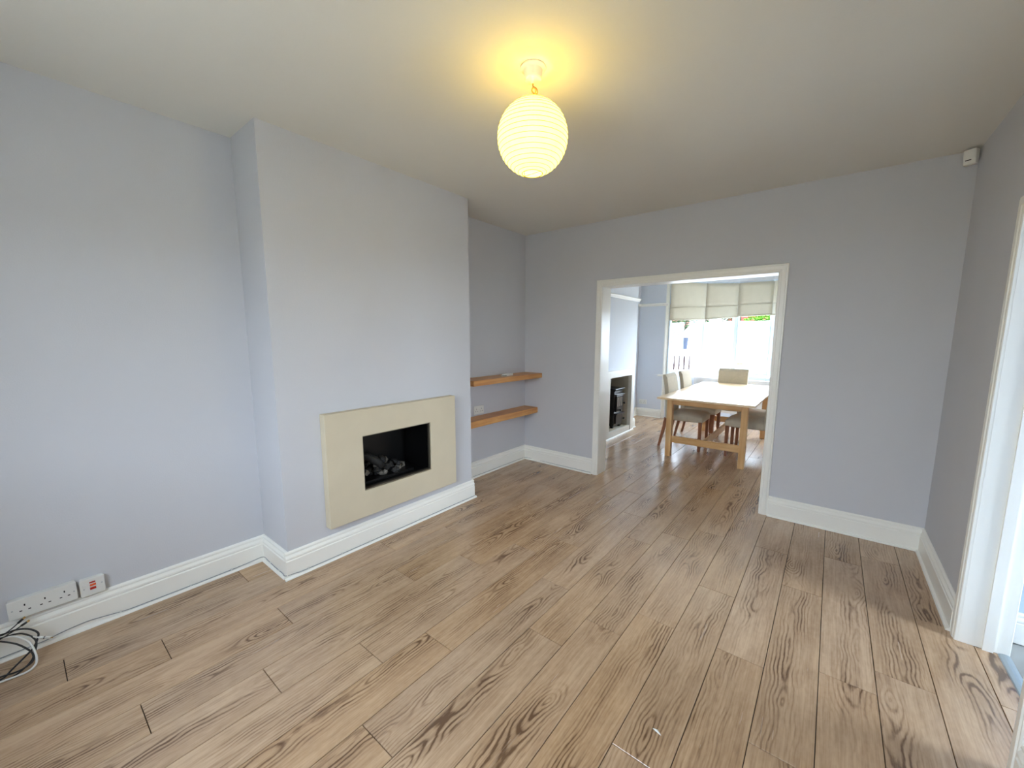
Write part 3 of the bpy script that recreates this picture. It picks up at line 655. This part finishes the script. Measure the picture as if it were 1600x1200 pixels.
# clipped cable that runs round the room on top of the floor bead
CABG = mat('shadow_grey_cable', (0.60, 0.61, 0.62), 0.5, 0.03, 20)  # white cable greyed: its shadow line put into the colour
bc = thing('clipped_cable', 'thin white cable clipped along the foot of the skirting boards', 'cable', (0, 0, 0))
E_ = 0.0235
run1 = [(0.03,-0.3,0.024),(E_,-0.05,0.022),(E_,0.00,0.028),(E_,0.056,0.036),(E_,0.12,0.039),(E_,0.186,0.030),(E_,0.256,0.020),(E_,0.36,0.0185),(E_,0.62,0.0185),(E_,0.80,0.022),(E_+0.004,CY1-0.028,0.027),
        (0.10,CY1-E_,0.026),(0.22,CY1-E_,0.022),(CH_D-0.04,CY1-E_,0.024),(CH_D+0.012,CY1-E_-0.002,0.026),(CH_D+E_,CY1+0.03,0.024),(CH_D+E_,1.05,0.0185),(CH_D+E_,1.7,0.0185),(CH_D+E_,2.3,0.0185),(CH_D+E_,CY2+0.02,0.0185)]
MB().tube(smooth_path(run1, 5), 0.0025, 6).build('cable_run', CABG, bc, smooth=True)
MB().tube(smooth_path([(CH_D+E_,CY2+0.02,0.0185),(CH_D-0.03,CY2+E_,0.0185),(0.12,CY2+E_,0.0185),(E_,CY2+0.05,0.0185),(E_,3.1,0.0185),(E_,3.62,0.0185),(0.06,YF-E_,0.0185),(0.5,YF-E_,0.0185),(0.90,YF-E_,0.0185)], 5), 0.0025, 6).build('cable_run', CABG, bc, smooth=True)
cm = MB().box(-0.003, 0.003, -0.0035, 0.0035, -0.002, 0.008).mesh('clip', PLASTIC)
for p in [(E_,0.23,0.022),(E_,0.52,0.0185),(E_,0.72,0.021),(CH_D+E_,1.02,0.020),(CH_D+E_,1.24,0.0185),(CH_D+E_,1.44,0.0185),(CH_D+E_,1.66,0.0185),(CH_D+E_,1.88,0.0185),(CH_D+E_,2.10,0.0185),(CH_D+E_,2.32,0.0185),(0.14,CY1-E_,0.024),(0.27,CY1-E_,0.022),
          (E_,2.9,0.0185),(E_,3.3,0.0185),(0.32,YF-E_,0.0185),(0.7,YF-E_,0.0185)]:
    o = bpy.data.objects.new('clip', cm); COL.objects.link(o); o.location = (p[0]+0.001, p[1], p[2]); o.parent = bc
    if p[1] > YF-0.05 or abs(p[1]-(CY1-E_)) < 0.001: o.rotation_euler = (0,0,PI/2)

# ------------------------------------------------------------------ paper lantern
LX, LY, LZ, LR = 1.729, 1.495, 2.297, 0.1515
pl = thing('paper_lantern', 'round ribbed paper lantern glowing warm under the ceiling', 'pendant lamp', (LX, LY, H))
MB().lathe([(0.0,-0.0005),(0.054,-0.0005),(0.055,-0.004),(0.052,-0.009),(0.040,-0.011),(0.039,-0.013),(0.037,-0.044),(0.031,-0.051),(0.012,-0.054),(0.009,-0.062),(0.0,-0.062)], 36, cap=False).build('ceiling_rose', PLASTIC, pl, smooth=True)
kn = [(0,0,-0.060),(0.001,0,-0.074),(0.010,0.004,-0.080),(0.016,0.010,-0.090),(0.010,0.014,-0.100),(0.0,0.006,-0.098),(-0.004,-0.002,-0.088),(0.004,-0.006,-0.082),(0.012,0.0,-0.086),(0.008,0.008,-0.096),(-0.001,0.003,-0.104),(0,0,-0.118),(0,0,-0.16),(0,0,-0.205)]
MB().tube(smooth_path(kn, 6), 0.0030, 8).build('cord', CORD, pl, smooth=True)
MB().lathe([(0.0,-0.200),(0.017,-0.200),(0.019,-0.215),(0.019,-0.245),(0.015,-0.252),(0,-0.252)], 16, cap=False).build('lamp_holder', PLASTIC, pl, smooth=True)
bulb = MB(); prof = [(0.0,-0.250),(0.013,-0.252),(0.016,-0.27),(0.028,-0.292),(0.030,-0.310),(0.024,-0.330),(0.012,-0.341),(0.0,-0.343)]
bulb.lathe(prof, 16, cap=False).build('bulb', emit_mat('bulb_glow', (1.0, 0.72, 0.30), 6.0), pl, smooth=True)
cz = LZ - H; nr = 20; prof = []
t0_, t1_ = math.radians(19), math.radians(163)
for k in range(nr+1):
    a = t0_ + (t1_-t0_)*k/nr
    prof.append((LR*math.sin(a), cz + LR*math.cos(a)))
    if k < nr:
        a2 = a + (t1_-t0_)/nr/2; prof.append((LR*0.988*math.sin(a2), cz + LR*0.988*math.cos(a2)))
PAPER = emit_mat('glowing_rice_paper', (1.0, 0.72, 0.10), 0.86, (0.80, 0.68, 0.22))
sh = MB().lathe(prof, 64, cap=False).build('paper_shade', PAPER, pl, smooth=True)
for k in range(nr+1):
    r, z = prof[2*k]; 
    MB().tube([(r*math.cos(a)*1.0, r*math.sin(a), z) for a in [2*PI*j/48 for j in range(48)]], 0.0011 if 0 < k < nr else 0.0018, 4, closed=True).build('rib', RIBM, sh)
fr_ = MB()
for s in (-1, 1):
    fr_.tube([(s*0.018,0,-0.21),(s*0.044,0,-0.21),(s*0.049,0,cz+LR*math.cos(t0_))], 0.0011, 6)
    fr_.tube([(s*0.046,0,cz+LR*math.cos(t0_)),(s*0.046,0,cz-0.02),(s*0.043,0,cz+LR*math.cos(t1_))], 0.0011, 6)
fr_.tube([(-0.043,0,cz+LR*math.cos(t1_)),(0.043,0,cz+LR*math.cos(t1_))], 0.0011, 6)
fr_.build('wire_frame', RIBM, pl)
pt = bpy.data.lights.new('lantern_glow', 'POINT'); pt.energy = 0.9; pt.color = (1.0, 0.66, 0.30); pt.shadow_soft_size = 0.02
po = bpy.data.objects.new('lantern_glow', pt); COL.objects.link(po); po.location = (0.006, 0.0, -0.262); po.parent = pl

# ------------------------------------------------------------------ motion sensor in the far corner
ms = thing('motion_sensor', 'small white alarm motion sensor high in the corner', 'alarm sensor', (3.388, 3.694, 2.52), math.radians(-118))
MB().hexa([(0.0,-0.030,-0.042),(0.034,-0.028,-0.042),(0.034,0.028,-0.042),(0.0,0.030,-0.042)], [(0.0,-0.030,0.042),(0.046,-0.028,0.042),(0.046,0.028,0.042),(0.0,0.030,0.042)]).build('housing', PLASTIC, ms, bevel=0.006)
MB().hexa([(0.034,-0.018,-0.020),(0.0385,-0.018,-0.020),(0.0385,0.008,-0.020),(0.034,0.008,-0.020)], [(0.034,-0.018,-0.015),(0.0393,-0.018,-0.015),(0.0393,0.008,-0.015),(0.034,0.008,-0.015)]).build('lens_slot', SLOT, ms)
MB().hexa([(0.034,-0.020,-0.008),(0.0405,-0.020,-0.008),(0.0405,0.020,-0.008),(0.034,0.020,-0.008)], [(0.034,-0.020,0.030),(0.0462,-0.020,0.030),(0.0462,0.020,0.030),(0.034,0.020,0.030)]).build('lens', PLASTIC, ms, bevel=0.003)
MB().tube([(-0.028,0,0.012),(0.0,0,0.006)], 0.012, 10).build('bracket', PLASTIC, ms)

fk = MB().add([(0,0,0.0005),(0.018,0.004,0.003),(0.030,-0.003,0.001),(0.036,-0.012,0.004),(0.028,-0.008,0.0006),(0.014,-0.004,0.0004),(0.012,0.0,0.006),(0.024,-0.004,0.005)], [(0,1,6),(1,2,7,6),(2,3,7),(0,6,5),(6,7,4,5),(3,4,7),(0,5,4,3,2,1)]).build('paint_flake', PLASTIC)
fk.location = (2.415, 1.345, 0.0); tag(fk, 'tiny white paint flake lying on the open floor', 'debris')

# ------------------------------------------------------------------ dining table and chairs
tb = thing('dining_table', 'long pale wooden dining table with trestle stretcher, ringed by chairs', 'table', (1.725, 5.84, 0))
hx, hy = 0.513, 1.08
top_mat = PINE_Y
MB().box(-hx, hx, -hy, hy, 0.716, 0.740).build('table_top', wood('glare_lit_birch', (0.97, 0.88, 0.74), (0.90, 0.76, 0.56), 'Y', 0.30, 30, 2.0), tb, bevel=0.004)  # window glare on the top put into a lighter birch colour
lx, ly0, ly1 = 0.432, -0.91, 0.80
for sx in (-1, 1):
    for yy in (ly0, ly1):
        MB().box(min(sx*lx, sx*(lx-0.063)), max(sx*lx, sx*(lx-0.063)), yy-0.036, yy+0.036, 0, 0.7155).build('leg', PINE_Z, tb, bevel=0.003)
for yy in (ly0, ly1):
    MB().box(-lx+0.0635, lx-0.0635, yy-0.014, yy+0.014, 0.642, 0.7155).build('end_rail', PINE_X, tb, bevel=0.003)
    MB().box(-lx+0.0635, lx-0.0635, yy-0.016, yy+0.016, 0.175, 0.255).build('foot_rail', PINE_X, tb, bevel=0.003)
MB().box(-0.016, 0.016, ly0+0.0165, ly1-0.0165, 0.178, 0.252).build('long_stretcher', PINE_Y, tb, bevel=0.003)
for sx in (-1, 1):
    MB().box(sx*(lx-0.045)-0.012, sx*(lx-0.045)+0.012, ly0+0.037, ly1-0.037, 0.652, 0.7155).build('side_rail', PINE_Y, tb, bevel=0.003)

def chair(label, loc, rz):
    t = thing('dining_chair', label, 'chair', loc, rz, 'linen chairs round the dining table')
    hw = 0.208
    # seat cushion with a domed top and rounded edges
    nx, ny = 9, 9; vs = []; x0, x1, z0, z1 = -0.155, 0.272, 0.372, 0.452
    for i in range(nx):
        for j in range(ny):
            u = -1+2*i/(nx-1); v = -1+2*j/(ny-1)
            e = (1-abs(u)**3.2)*(1-abs(v)**3.2)
            vs.append(((x0+x1)/2+u*(x1-x0)/2*(1.0), v*hw*(0.98-0.03*(1+u)/2*0), z1+0.042*min(1, e**0.55)))
    n = len(vs); vs += [(x, y, z0) for x, y, z in vs]
    fs = []
    for i in range(nx-1):
        for j in range(ny-1):
            q = i*ny+j; fs.append((q, q+1, q+ny+1, q+ny)); fs.append((n+q, n+q+ny, n+q+ny+1, n+q+1))
    edge = [j for j in range(ny)] + [i*ny+ny-1 for i in range(1, nx)] + [(nx-1)*ny+j for j in range(ny-2, -1, -1)] + [i*ny for i in range(nx-2, 0, -1)]
    for k in range(len(edge)):
        a, b = edge[k], edge[(k+1) % len(edge)]; fs.append((a, n+a, n+b, b))
    MB().add(vs, fs).build('seat', FABRIC, t, bevel=0.018, segs=3, smooth=True)
    # upholstered back, leaning and rounded over at the top
    prof = [(-0.190,0.385),(-0.194,0.50),(-0.204,0.66),(-0.222,0.82),(-0.246,0.935),(-0.250,0.956),(-0.238,0.968),(-0.214,0.962),(-0.190,0.925),(-0.170,0.82),(-0.150,0.66),(-0.138,0.50),(-0.136,0.385)]
    MB().prism(prof, -hw, hw, lambda p, h: (p[0], h, p[1])).build('backrest', FABRIC, t, bevel=0.012, segs=3)
    for s in (-1, 1):
        y = s*(hw-0.022)
        def sq(x, z, w): return [(x-w,y-w,z),(x+w,y-w,z),(x+w,y+w,z),(x-w,y+w,z)]
        MB().hexa(sq(0.243, 0.0, 0.0145), sq(0.243, 0.385, 0.020)).build('front_leg', CHAIRW, t, bevel=0.002)
        rl = MB(); pts = [(-0.264,0.0,0.013),(-0.236,0.13,0.016),(-0.206,0.26,0.018),(-0.182,0.40,0.020)]
        vs = []; fs = []
        for (x, z, w) in pts: vs += sq(x, z, w)
        for k in range(3):
            for q in range(4): fs.append((k*4+q, k*4+(q+1) % 4, (k+1)*4+(q+1) % 4, (k+1)*4+q))
        fs += [(3,2,1,0), (12,13,14,15)]
        rl.add(vs, fs).build('rear_leg', CHAIRW, t)
    return t
c1 = chair('oatmeal fabric chair on the stove side, nearest the room opening', (1.340, 5.505, 0), 0.0)
copy_tree(c1, (1.345, 6.165, 0), 0.0, 'oatmeal fabric chair on the stove side, farther from the opening')
copy_tree(c1, (1.632, 6.765, 0), -PI/2, 'oatmeal fabric chair at the table end, back to the radiator')
copy_tree(c1, (2.130, 5.535, 0), PI, 'oatmeal fabric chair opposite the stove side, its seat beside the near table leg')
copy_tree(c1, (2.155, 6.10, 0), PI, 'oatmeal fabric chair mostly hidden, second along from the near table leg')

# ------------------------------------------------------------------ stove in the dining chimney
fs2 = thing('stove_surround', 'square white painted frame around the stove recess', 'fireplace surround', (DX, 5.49, 0))
a0, a1 = 4.985-5.49, 6.000-5.49; b0, b1 = ny0-5.49+0.006, ny1-5.49-0.004
MB().box(0.001, 0.058, a0, b0, 0, 0.972).build('side_post', GLOSS, fs2, bevel=0.003)
MB().box(0.001, 0.058, b1, a1, 0, 0.972).build('side_post', GLOSS, fs2, bevel=0.003)
MB().box(0.001, 0.058, b0+0.0005, b1-0.0005, nz1-0.005, 0.972).build('lintel', GLOSS, fs2, bevel=0.003)
MB().box(0.001, 0.046, b0+0.0005, b1-0.0005, 0, nz0+0.004).build('bottom_rail', GLOSS, fs2, bevel=0.003)
MB().prism([(0.059,0),(0.076,0),(0.074,0.012),(0.066,0.02),(0.059,0.02)], a0, a1, lambda p, h: (p[0], h, p[1])).build('floor_bead', GLOSS, fs2)
struct(MB().box(0.004, 0.02, ny0+0.006, ny1-0.006, nz0+0.003, nz1).build('wall_recess_back', mat('dark_recess_plate', (0.16, 0.155, 0.15), 0.8, 0.15, 6)))  # recess back darker than the recess sides
nl = struct(MB().box(0.02, DX, ny1-0.006, ny1, nz0+0.001, nz1).box(0.02, DX, ny0, ny0+0.006, nz0+0.001, nz1).box(0.02, DX, ny0, ny1, nz0, nz0+0.003).build('wall_stove_recess', NICHE))
st = thing('wood_stove', 'small black cast iron wood stove in the white recess', 'stove', (0.20, 5.635, nz0+0.003))
sw = 0.15
MB().box(-0.15, 0.135, -sw, sw, 0.035, 0.555).build('body', BLACKM, st, bevel=0.006)
MB().box(-0.165, 0.165, -sw-0.018, sw+0.018, 0.575, 0.60).build('top_plate', BLACKM, st, bevel=0.006)
MB().box(-0.145, 0.140, -sw+0.01, sw-0.01, 0.555, 0.575).build('top_collar', BLACKM, st)
MB().box(0.1355, 0.160, -0.115, 0.125, 0.25, 0.490).build('fire_door', BLACKM, st, bevel=0.005)
for k in (-0.07, -0.005, 0.06):
    MB().box(0.159, 0.1625, k-0.012, k+0.012, 0.33, 0.465).build('door_window', mat('smoky_glass', (0.75,0.74,0.70), 0.1), st)
MB().box(0.136, 0.175, -0.14, 0.14, 0.500, 0.515).build('door_hood', BLACKM, st, bevel=0.003)
MB().box(0.136, 0.185, -0.14, 0.14, 0.212, 0.226).build('ash_lip', BLACKM, st, bevel=0.003)
MB().box(0.1355, 0.158, -0.115, 0.125, 0.07, 0.205).build('ash_door', BLACKM, st, bevel=0.005)
def knob(y, z, r):
    return MB().tube([(0.157,y,z),(0.178,y,z),(0.180,y,z),(0.196,y,z),(0.200,y,z)], [0.006,0.006,r,r,r*0.6], 12).build('knob', BLACKP, st, smooth=True)
knob(0.10, 0.37, 0.016); knob(0.10, 0.13, 0.016); knob(-0.03, 0.275, 0.014)
for sx in (-0.12, 0.10):
    for sy in (-0.12, 0.12): MB().box(sx-0.018, sx+0.018, sy-0.018, sy+0.018, 0, 0.036).build('foot', BLACKM, st, bevel=0.003)
MB().tube([(-0.04,0,0.60),(-0.04,0,0.785)], 0.05, 20).build('flue', BLACKM, st, smooth=True)

# ------------------------------------------------------------------ radiator in the bay
rd = thing('radiator', 'white ribbed panel radiator under the bay window sill', 'radiator', (1.69, 7.60, 0.022))
rw = 0.79
pr = []
n = 44
for k in range(n+1):
    x = -rw + 0.03 + (2*rw-0.06)*k/n; ph = k % 4
    pr.append((x, -0.026 if ph in (0, 1) else -0.018))
MB().prism(pr + [(rw-0.03,-0.006),(-rw+0.03,-0.006)], 0.14, 0.70, lambda p, h: (p[0], p[1], h)).build('front_panel', RADM, rd)
MB().box(-rw, -rw+0.03, -0.024, 0.05, 0.13, 0.715).box(rw-0.03, rw, -0.024, 0.05, 0.13, 0.715).build('end_panel', RADM, rd, bevel=0.003)
MB().box(-rw+0.03, rw-0.03, -0.022, -0.010, 0.13, 0.15).box(-rw+0.03, rw-0.03, -0.0245, -0.010, 0.66, 0.715).build('flange', RADM, rd)
gr = MB()
for k in range(40):
    x = -rw+0.04+(2*rw-0.08)*k/39; gr.box(x-0.006, x+0.006, -0.012, 0.045, 0.712, 0.716)
gr.box(-rw, rw, -0.024, -0.010, 0.708, 0.72).box(-rw, rw, 0.040, 0.05, 0.708, 0.72)
gr.build('top_grille', RADM, rd)
for s in (-1, 1): MB().tube([(s*(rw-0.05),0.012,-0.022),(s*(rw-0.05),0.012,0.135)], 0.009, 10).build('valve_pipe', STEEL, rd, smooth=True)

# ------------------------------------------------------------------ street outside
GZ = -0.72
struct(MB().box(-60, 60, 8.32, 16.2, GZ-0.2, GZ+0.02).build('ground_front_path', PAVE))
struct(MB().box(-60, 60, 16.2, 24.0, GZ-0.2, GZ-0.08).build('road', TARMAC))
struct(MB().box(-60, 60, 24.0, 90, GZ-0.2, GZ+0.02).build('ground_far_pavement', PAVE))
struct(MB().box(-40, 40, -40, -0.95, -0.35, -0.15).build('ground_garden', mat('bounce_pale_patio', (0.80, 0.78, 0.73), 0.9, 0.08, 2)))  # unseen ground, made pale to bounce daylight onto upper walls and ceiling
struct(MB().box(-30, 30, -4.1, -4.0, -0.2, 1.75).build('wall_added_sky_block', mat('added_sky_block_render', (0.78, 0.75, 0.70), 0.9, 0.1, 2)))  # unseen wall, added to cut the sky light through the rear window
struct(MB().box(5.45, 40, -0.95, 8.2, -0.35, -0.15).build('ground_side', PAVE))
# picket fence
pf = thing('picket_fence', 'white slatted garden fence in front of the van cab', 'fence', (-1.2, 13.0, GZ+0.02))
fz = 0.965 - (GZ+0.02)
MB().box(-1.4, 0.70, -0.03, 0.03, fz-0.085, fz).build('top_rail', FENCEW, pf, bevel=0.005)
MB().box(-1.4, 0.70, -0.02, 0.02, 0.15, 0.22).build('bottom_rail', FENCEW, pf, bevel=0.005)
pk = MB().box(-0.044, 0.044, -0.012, 0.012, 0.05, fz-0.086).mesh('picket', FENCEW)
for k in range(14):
    o = bpy.data.objects.new('picket', pk); COL.objects.link(o); o.parent = pf; o.location = (-1.34+k*0.152, -0.008, 0)
bb = MB().box(-0.045, 0.045, 0.03, 0.045, 0.05, fz-0.01).mesh('gap_shade_board', mat('gap_shade_brown', (0.20, 0.14, 0.14), 0.9, spec=0.1))  # dark boards added behind the pickets for the shade in the gaps
for k in range(22):
    o = bpy.data.objects.new('gap_shade_board', bb); COL.objects.link(o); o.parent = pf; o.location = (-1.34+k*0.094, 0.0, 0)
for x in (-1.43, 0.73): MB().box(x-0.04, x+0.04, -0.04, 0.04, 0, fz+0.05).build('post', FENCEW, pf, bevel=0.006)

# white van, nose towards the stove side
vn = thing('white_van', 'tall white panel van parked across the street window view', 'van', (-3.2, 19.0, GZ-0.08))
vz = GZ-0.08
def z_(z): return z - vz
side = [(0.0,0.42),(-0.06,0.62),(-0.02,1.05),(0.10,z_(0.98)),(0.22,z_(1.05)),(0.42,z_(1.20)),(1.13,z_(1.93)),(1.42,z_(2.02)),(1.9,z_(2.07)),(2.6,z_(2.10)),(4.4,z_(2.085)),(5.75,z_(2.05)),(5.86,z_(1.95)),(5.92,1.6),(5.93,0.42)]
def arch(cxx, r=0.40, zc=0.36):
    return [(cxx + r*math.cos(a), zc + r*1.0*math.sin(a)) for a in [PI*k/10 for k in range(11)]]
outline = side + [(5.93,0.34)] + arch(4.62)[0:11] + [(4.2,0.30),(1.45,0.30)] + arch(0.98)[0:11] + [(0.5,0.32),(0.05,0.34)]
def skin(p, h):
    return (p[0], h*0.98, p[1])
MB().prism(outline, -1, 1, skin).build('body', VANW, vn, bevel=0.05, segs=3)
def panel(name, pts, m, out=0.004, thick=0.02):
    def f(p, h):
        return (p[0], -0.98-out+(thick if h else 0), p[1])
    return MB().prism(pts, 0, 1, f).build(name, m, vn)
panel('cab_window', [(0.36,z_(1.05)),(0.72,z_(1.37)),(0.86,z_(1.44)),(1.14,z_(1.455)),(1.09,z_(0.95)),(0.45,z_(0.96))], VANG)
panel('quarter_frame', [(0.64,z_(0.955)),(0.70,z_(1.36)),(0.73,z_(1.38)),(0.68,z_(0.955))], VANB, 0.008)
MB().box(0.36, 0.46, -1.22, -1.0, z_(0.93), z_(1.16)).build('wing_mirror', VANB, vn, bevel=0.03)
panel('door_handle', [(1.30,z_(0.685)),(1.47,z_(0.685)),(1.47,z_(0.725)),(1.30,z_(0.725))], VANB, 0.02)
panel('slide_rail', [(3.0,z_(0.685)),(3.83,z_(0.668)),(3.83,z_(0.70)),(3.0,z_(0.717))], VANB, 0.01)
panel('side_stripe', [(1.28,z_(0.405)),(5.9,z_(0.37)),(5.9,z_(0.41)),(1.28,z_(0.445))], STRIPE, 0.005)
panel('side_moulding', [(1.25,z_(0.20)),(4.1,z_(0.18)),(4.1,z_(0.26)),(1.25,z_(0.28))], mat('grey_van_trim', (0.62,0.64,0.66), 0.5), 0.015)
for xx, za, zb in ((2.88, 0.12, 1.9), (1.22, 0.1, 1.62)):
    panel('door_seam', [(xx,z_(za)),(xx+0.016,z_(za)),(xx+0.016,z_(zb)),(xx,z_(zb))], VANB, 0.003)
panel('roof_seam', [(1.2,z_(1.455)),(5.7,z_(1.42)),(5.7,z_(1.435)),(1.2,z_(1.47))], mat('seam_grey', (0.72,0.74,0.75), 0.6), 0.003)
for cxx in (0.98, 4.62):
    for s in (-1, 1):
        wl = MB().tube([(cxx, s*0.66, 0.34), (cxx, s*0.93, 0.34)], 0.34, 24).build('wheel', TYRE, vn)
        MB().tube([(cxx, s*0.92, 0.34), (cxx, s*0.945, 0.34)], 0.20, 16).build('hub', STEEL, wl)
MB().box(-0.10, 0.02, -0.85, 0.85, 0.35, 0.60).build('bumper', VANB, vn, bevel=0.04)

# hedges and shrubs
def foliage(name, label, cat, loc, dims, m, count, leaf, seed, trunk=True):
    t = thing(name, label, cat, loc); rr = random.Random(seed); b = MB()
    for k in range(count):
        while True:
            u, v, w = rr.uniform(-1,1), rr.uniform(-1,1), rr.uniform(-1,1)
            q = u*u + v*v + w*w
            if q <= 1.0 and q > 0.25: break
        bumpy = 1 + 0.12*math.sin(u*9+seed)*math.sin(w*8)
        p = Vector((u*dims[0]*bumpy, v*dims[1]*bumpy, dims[2]*(w+1)*bumpy + 0.25))
        d1 = Vector((rr.uniform(-1,1), rr.uniform(-1,1), rr.uniform(-0.6,0.6))).normalized()*leaf*rr.uniform(0.6,1.2)
        d2 = d1.cross(Vector((rr.uniform(-1,1), rr.uniform(-1,1), rr.uniform(-1,1)))).normalized()*leaf*0.45
        b.add([p-d1, p+d2, p+d1, p-d2], [(0,1,2,3)])
    f = b.build('foliage', m, t); f['kind'] = 'stuff'
    MB().tube([(0,0,0),(0.05,0,dims[2]*0.7),(0,0.05,dims[2]*1.4)], [0.12,0.09,0.04], 7).build('trunk', BARK, t)
    return t
foliage('tree', 'dense dark green tree showing above the van cab', 'tree', (-5.3, 29.0, GZ), (1.5, 1.2, 2.4), LEAFD, 5000, 0.11, 1)
foliage('hedge', 'dark green hedge in front of the low red tiled house', 'hedge', (-3.0, 32.0, GZ), (1.0, 1.0, 1.9), LEAFD, 3500, 0.11, 2)
foliage('shrub', 'low grey green shrub in front of the brick house', 'shrub', (-5.6, 26.0, GZ), (0.9, 0.7, 0.85), LEAFD, 2500, 0.08, 5)
foliage('tree', 'bright green tree showing over the van roof', 'tree', (-1.7, 36.0, GZ), (1.15, 1.0, 2.4), LEAFB, 4500, 0.12, 3)
# houses opposite
def house(label, loc, w, d, h, roof_h, wallm):
    t = thing('house', label, 'house', loc)
    MB().box(-w/2, w/2, 0, d, 0, h).build('wall', wallm, t)
    MB().add([(-w/2-0.3,-0.3,h),(w/2+0.3,-0.3,h),(w/2+0.3,d+0.3,h),(-w/2-0.3,d+0.3,h),(-w/2+0.3,d/2,h+roof_h),(w/2-0.3,d/2,h+roof_h)], [(0,1,5,4),(2,3,4,5),(1,2,5),(3,0,4),(3,2,1,0)]).build('roof', ROOFT, t)
    for x in (-w*0.28, w*0.28):
        f = MB().box(x-0.7, x+0.7, -0.05, 0.05, 0.9, 2.1).build('window', UPVC, t)
        MB().box(x-0.62, x-0.03, -0.06, -0.05, 0.98, 2.02).box(x+0.03, x+0.62, -0.06, -0.05, 0.98, 2.02).build('pane', VANG, f)
    MB().box(-0.5, 0.5, -0.06, 0.04, 0, 2.05).build('front_door', mat('door_blue', (0.25,0.32,0.40), 0.4), t)
    MB().box(w*0.25, w*0.25+0.6, d/2-0.3, d/2+0.3, h+roof_h-0.5, h+roof_h+0.8).build('chimney', BRICKX, t)
    return t
house('orange brick house behind the hedge, far across the street', (-10.2, 38.0, GZ), 5.4, 7, 5.2, 2.6, BRICK)
house('house with low red tiled roof seen over the van', (-3.9, 42.0, GZ), 2.9, 5, 2.9, 2.4, BRICK)
gar = thing('garage', 'small pale garage beside the brick house', 'garage', (-6.7, 33.5, GZ))
MB().box(-0.75, 0.55, 0, 3, 0, 2.55).build('wall', VANW, gar); MB().box(-0.85, 0.65, -0.1, 3.1, 2.55, 2.68).build('roof', mat('felt_roof', (0.45,0.45,0.46), 0.9), gar)
MB().box(-0.6, 0.4, -0.04, 0.0, 0, 2.1).build('door', mat('garage_door', (0.75,0.78,0.80), 0.5), gar)
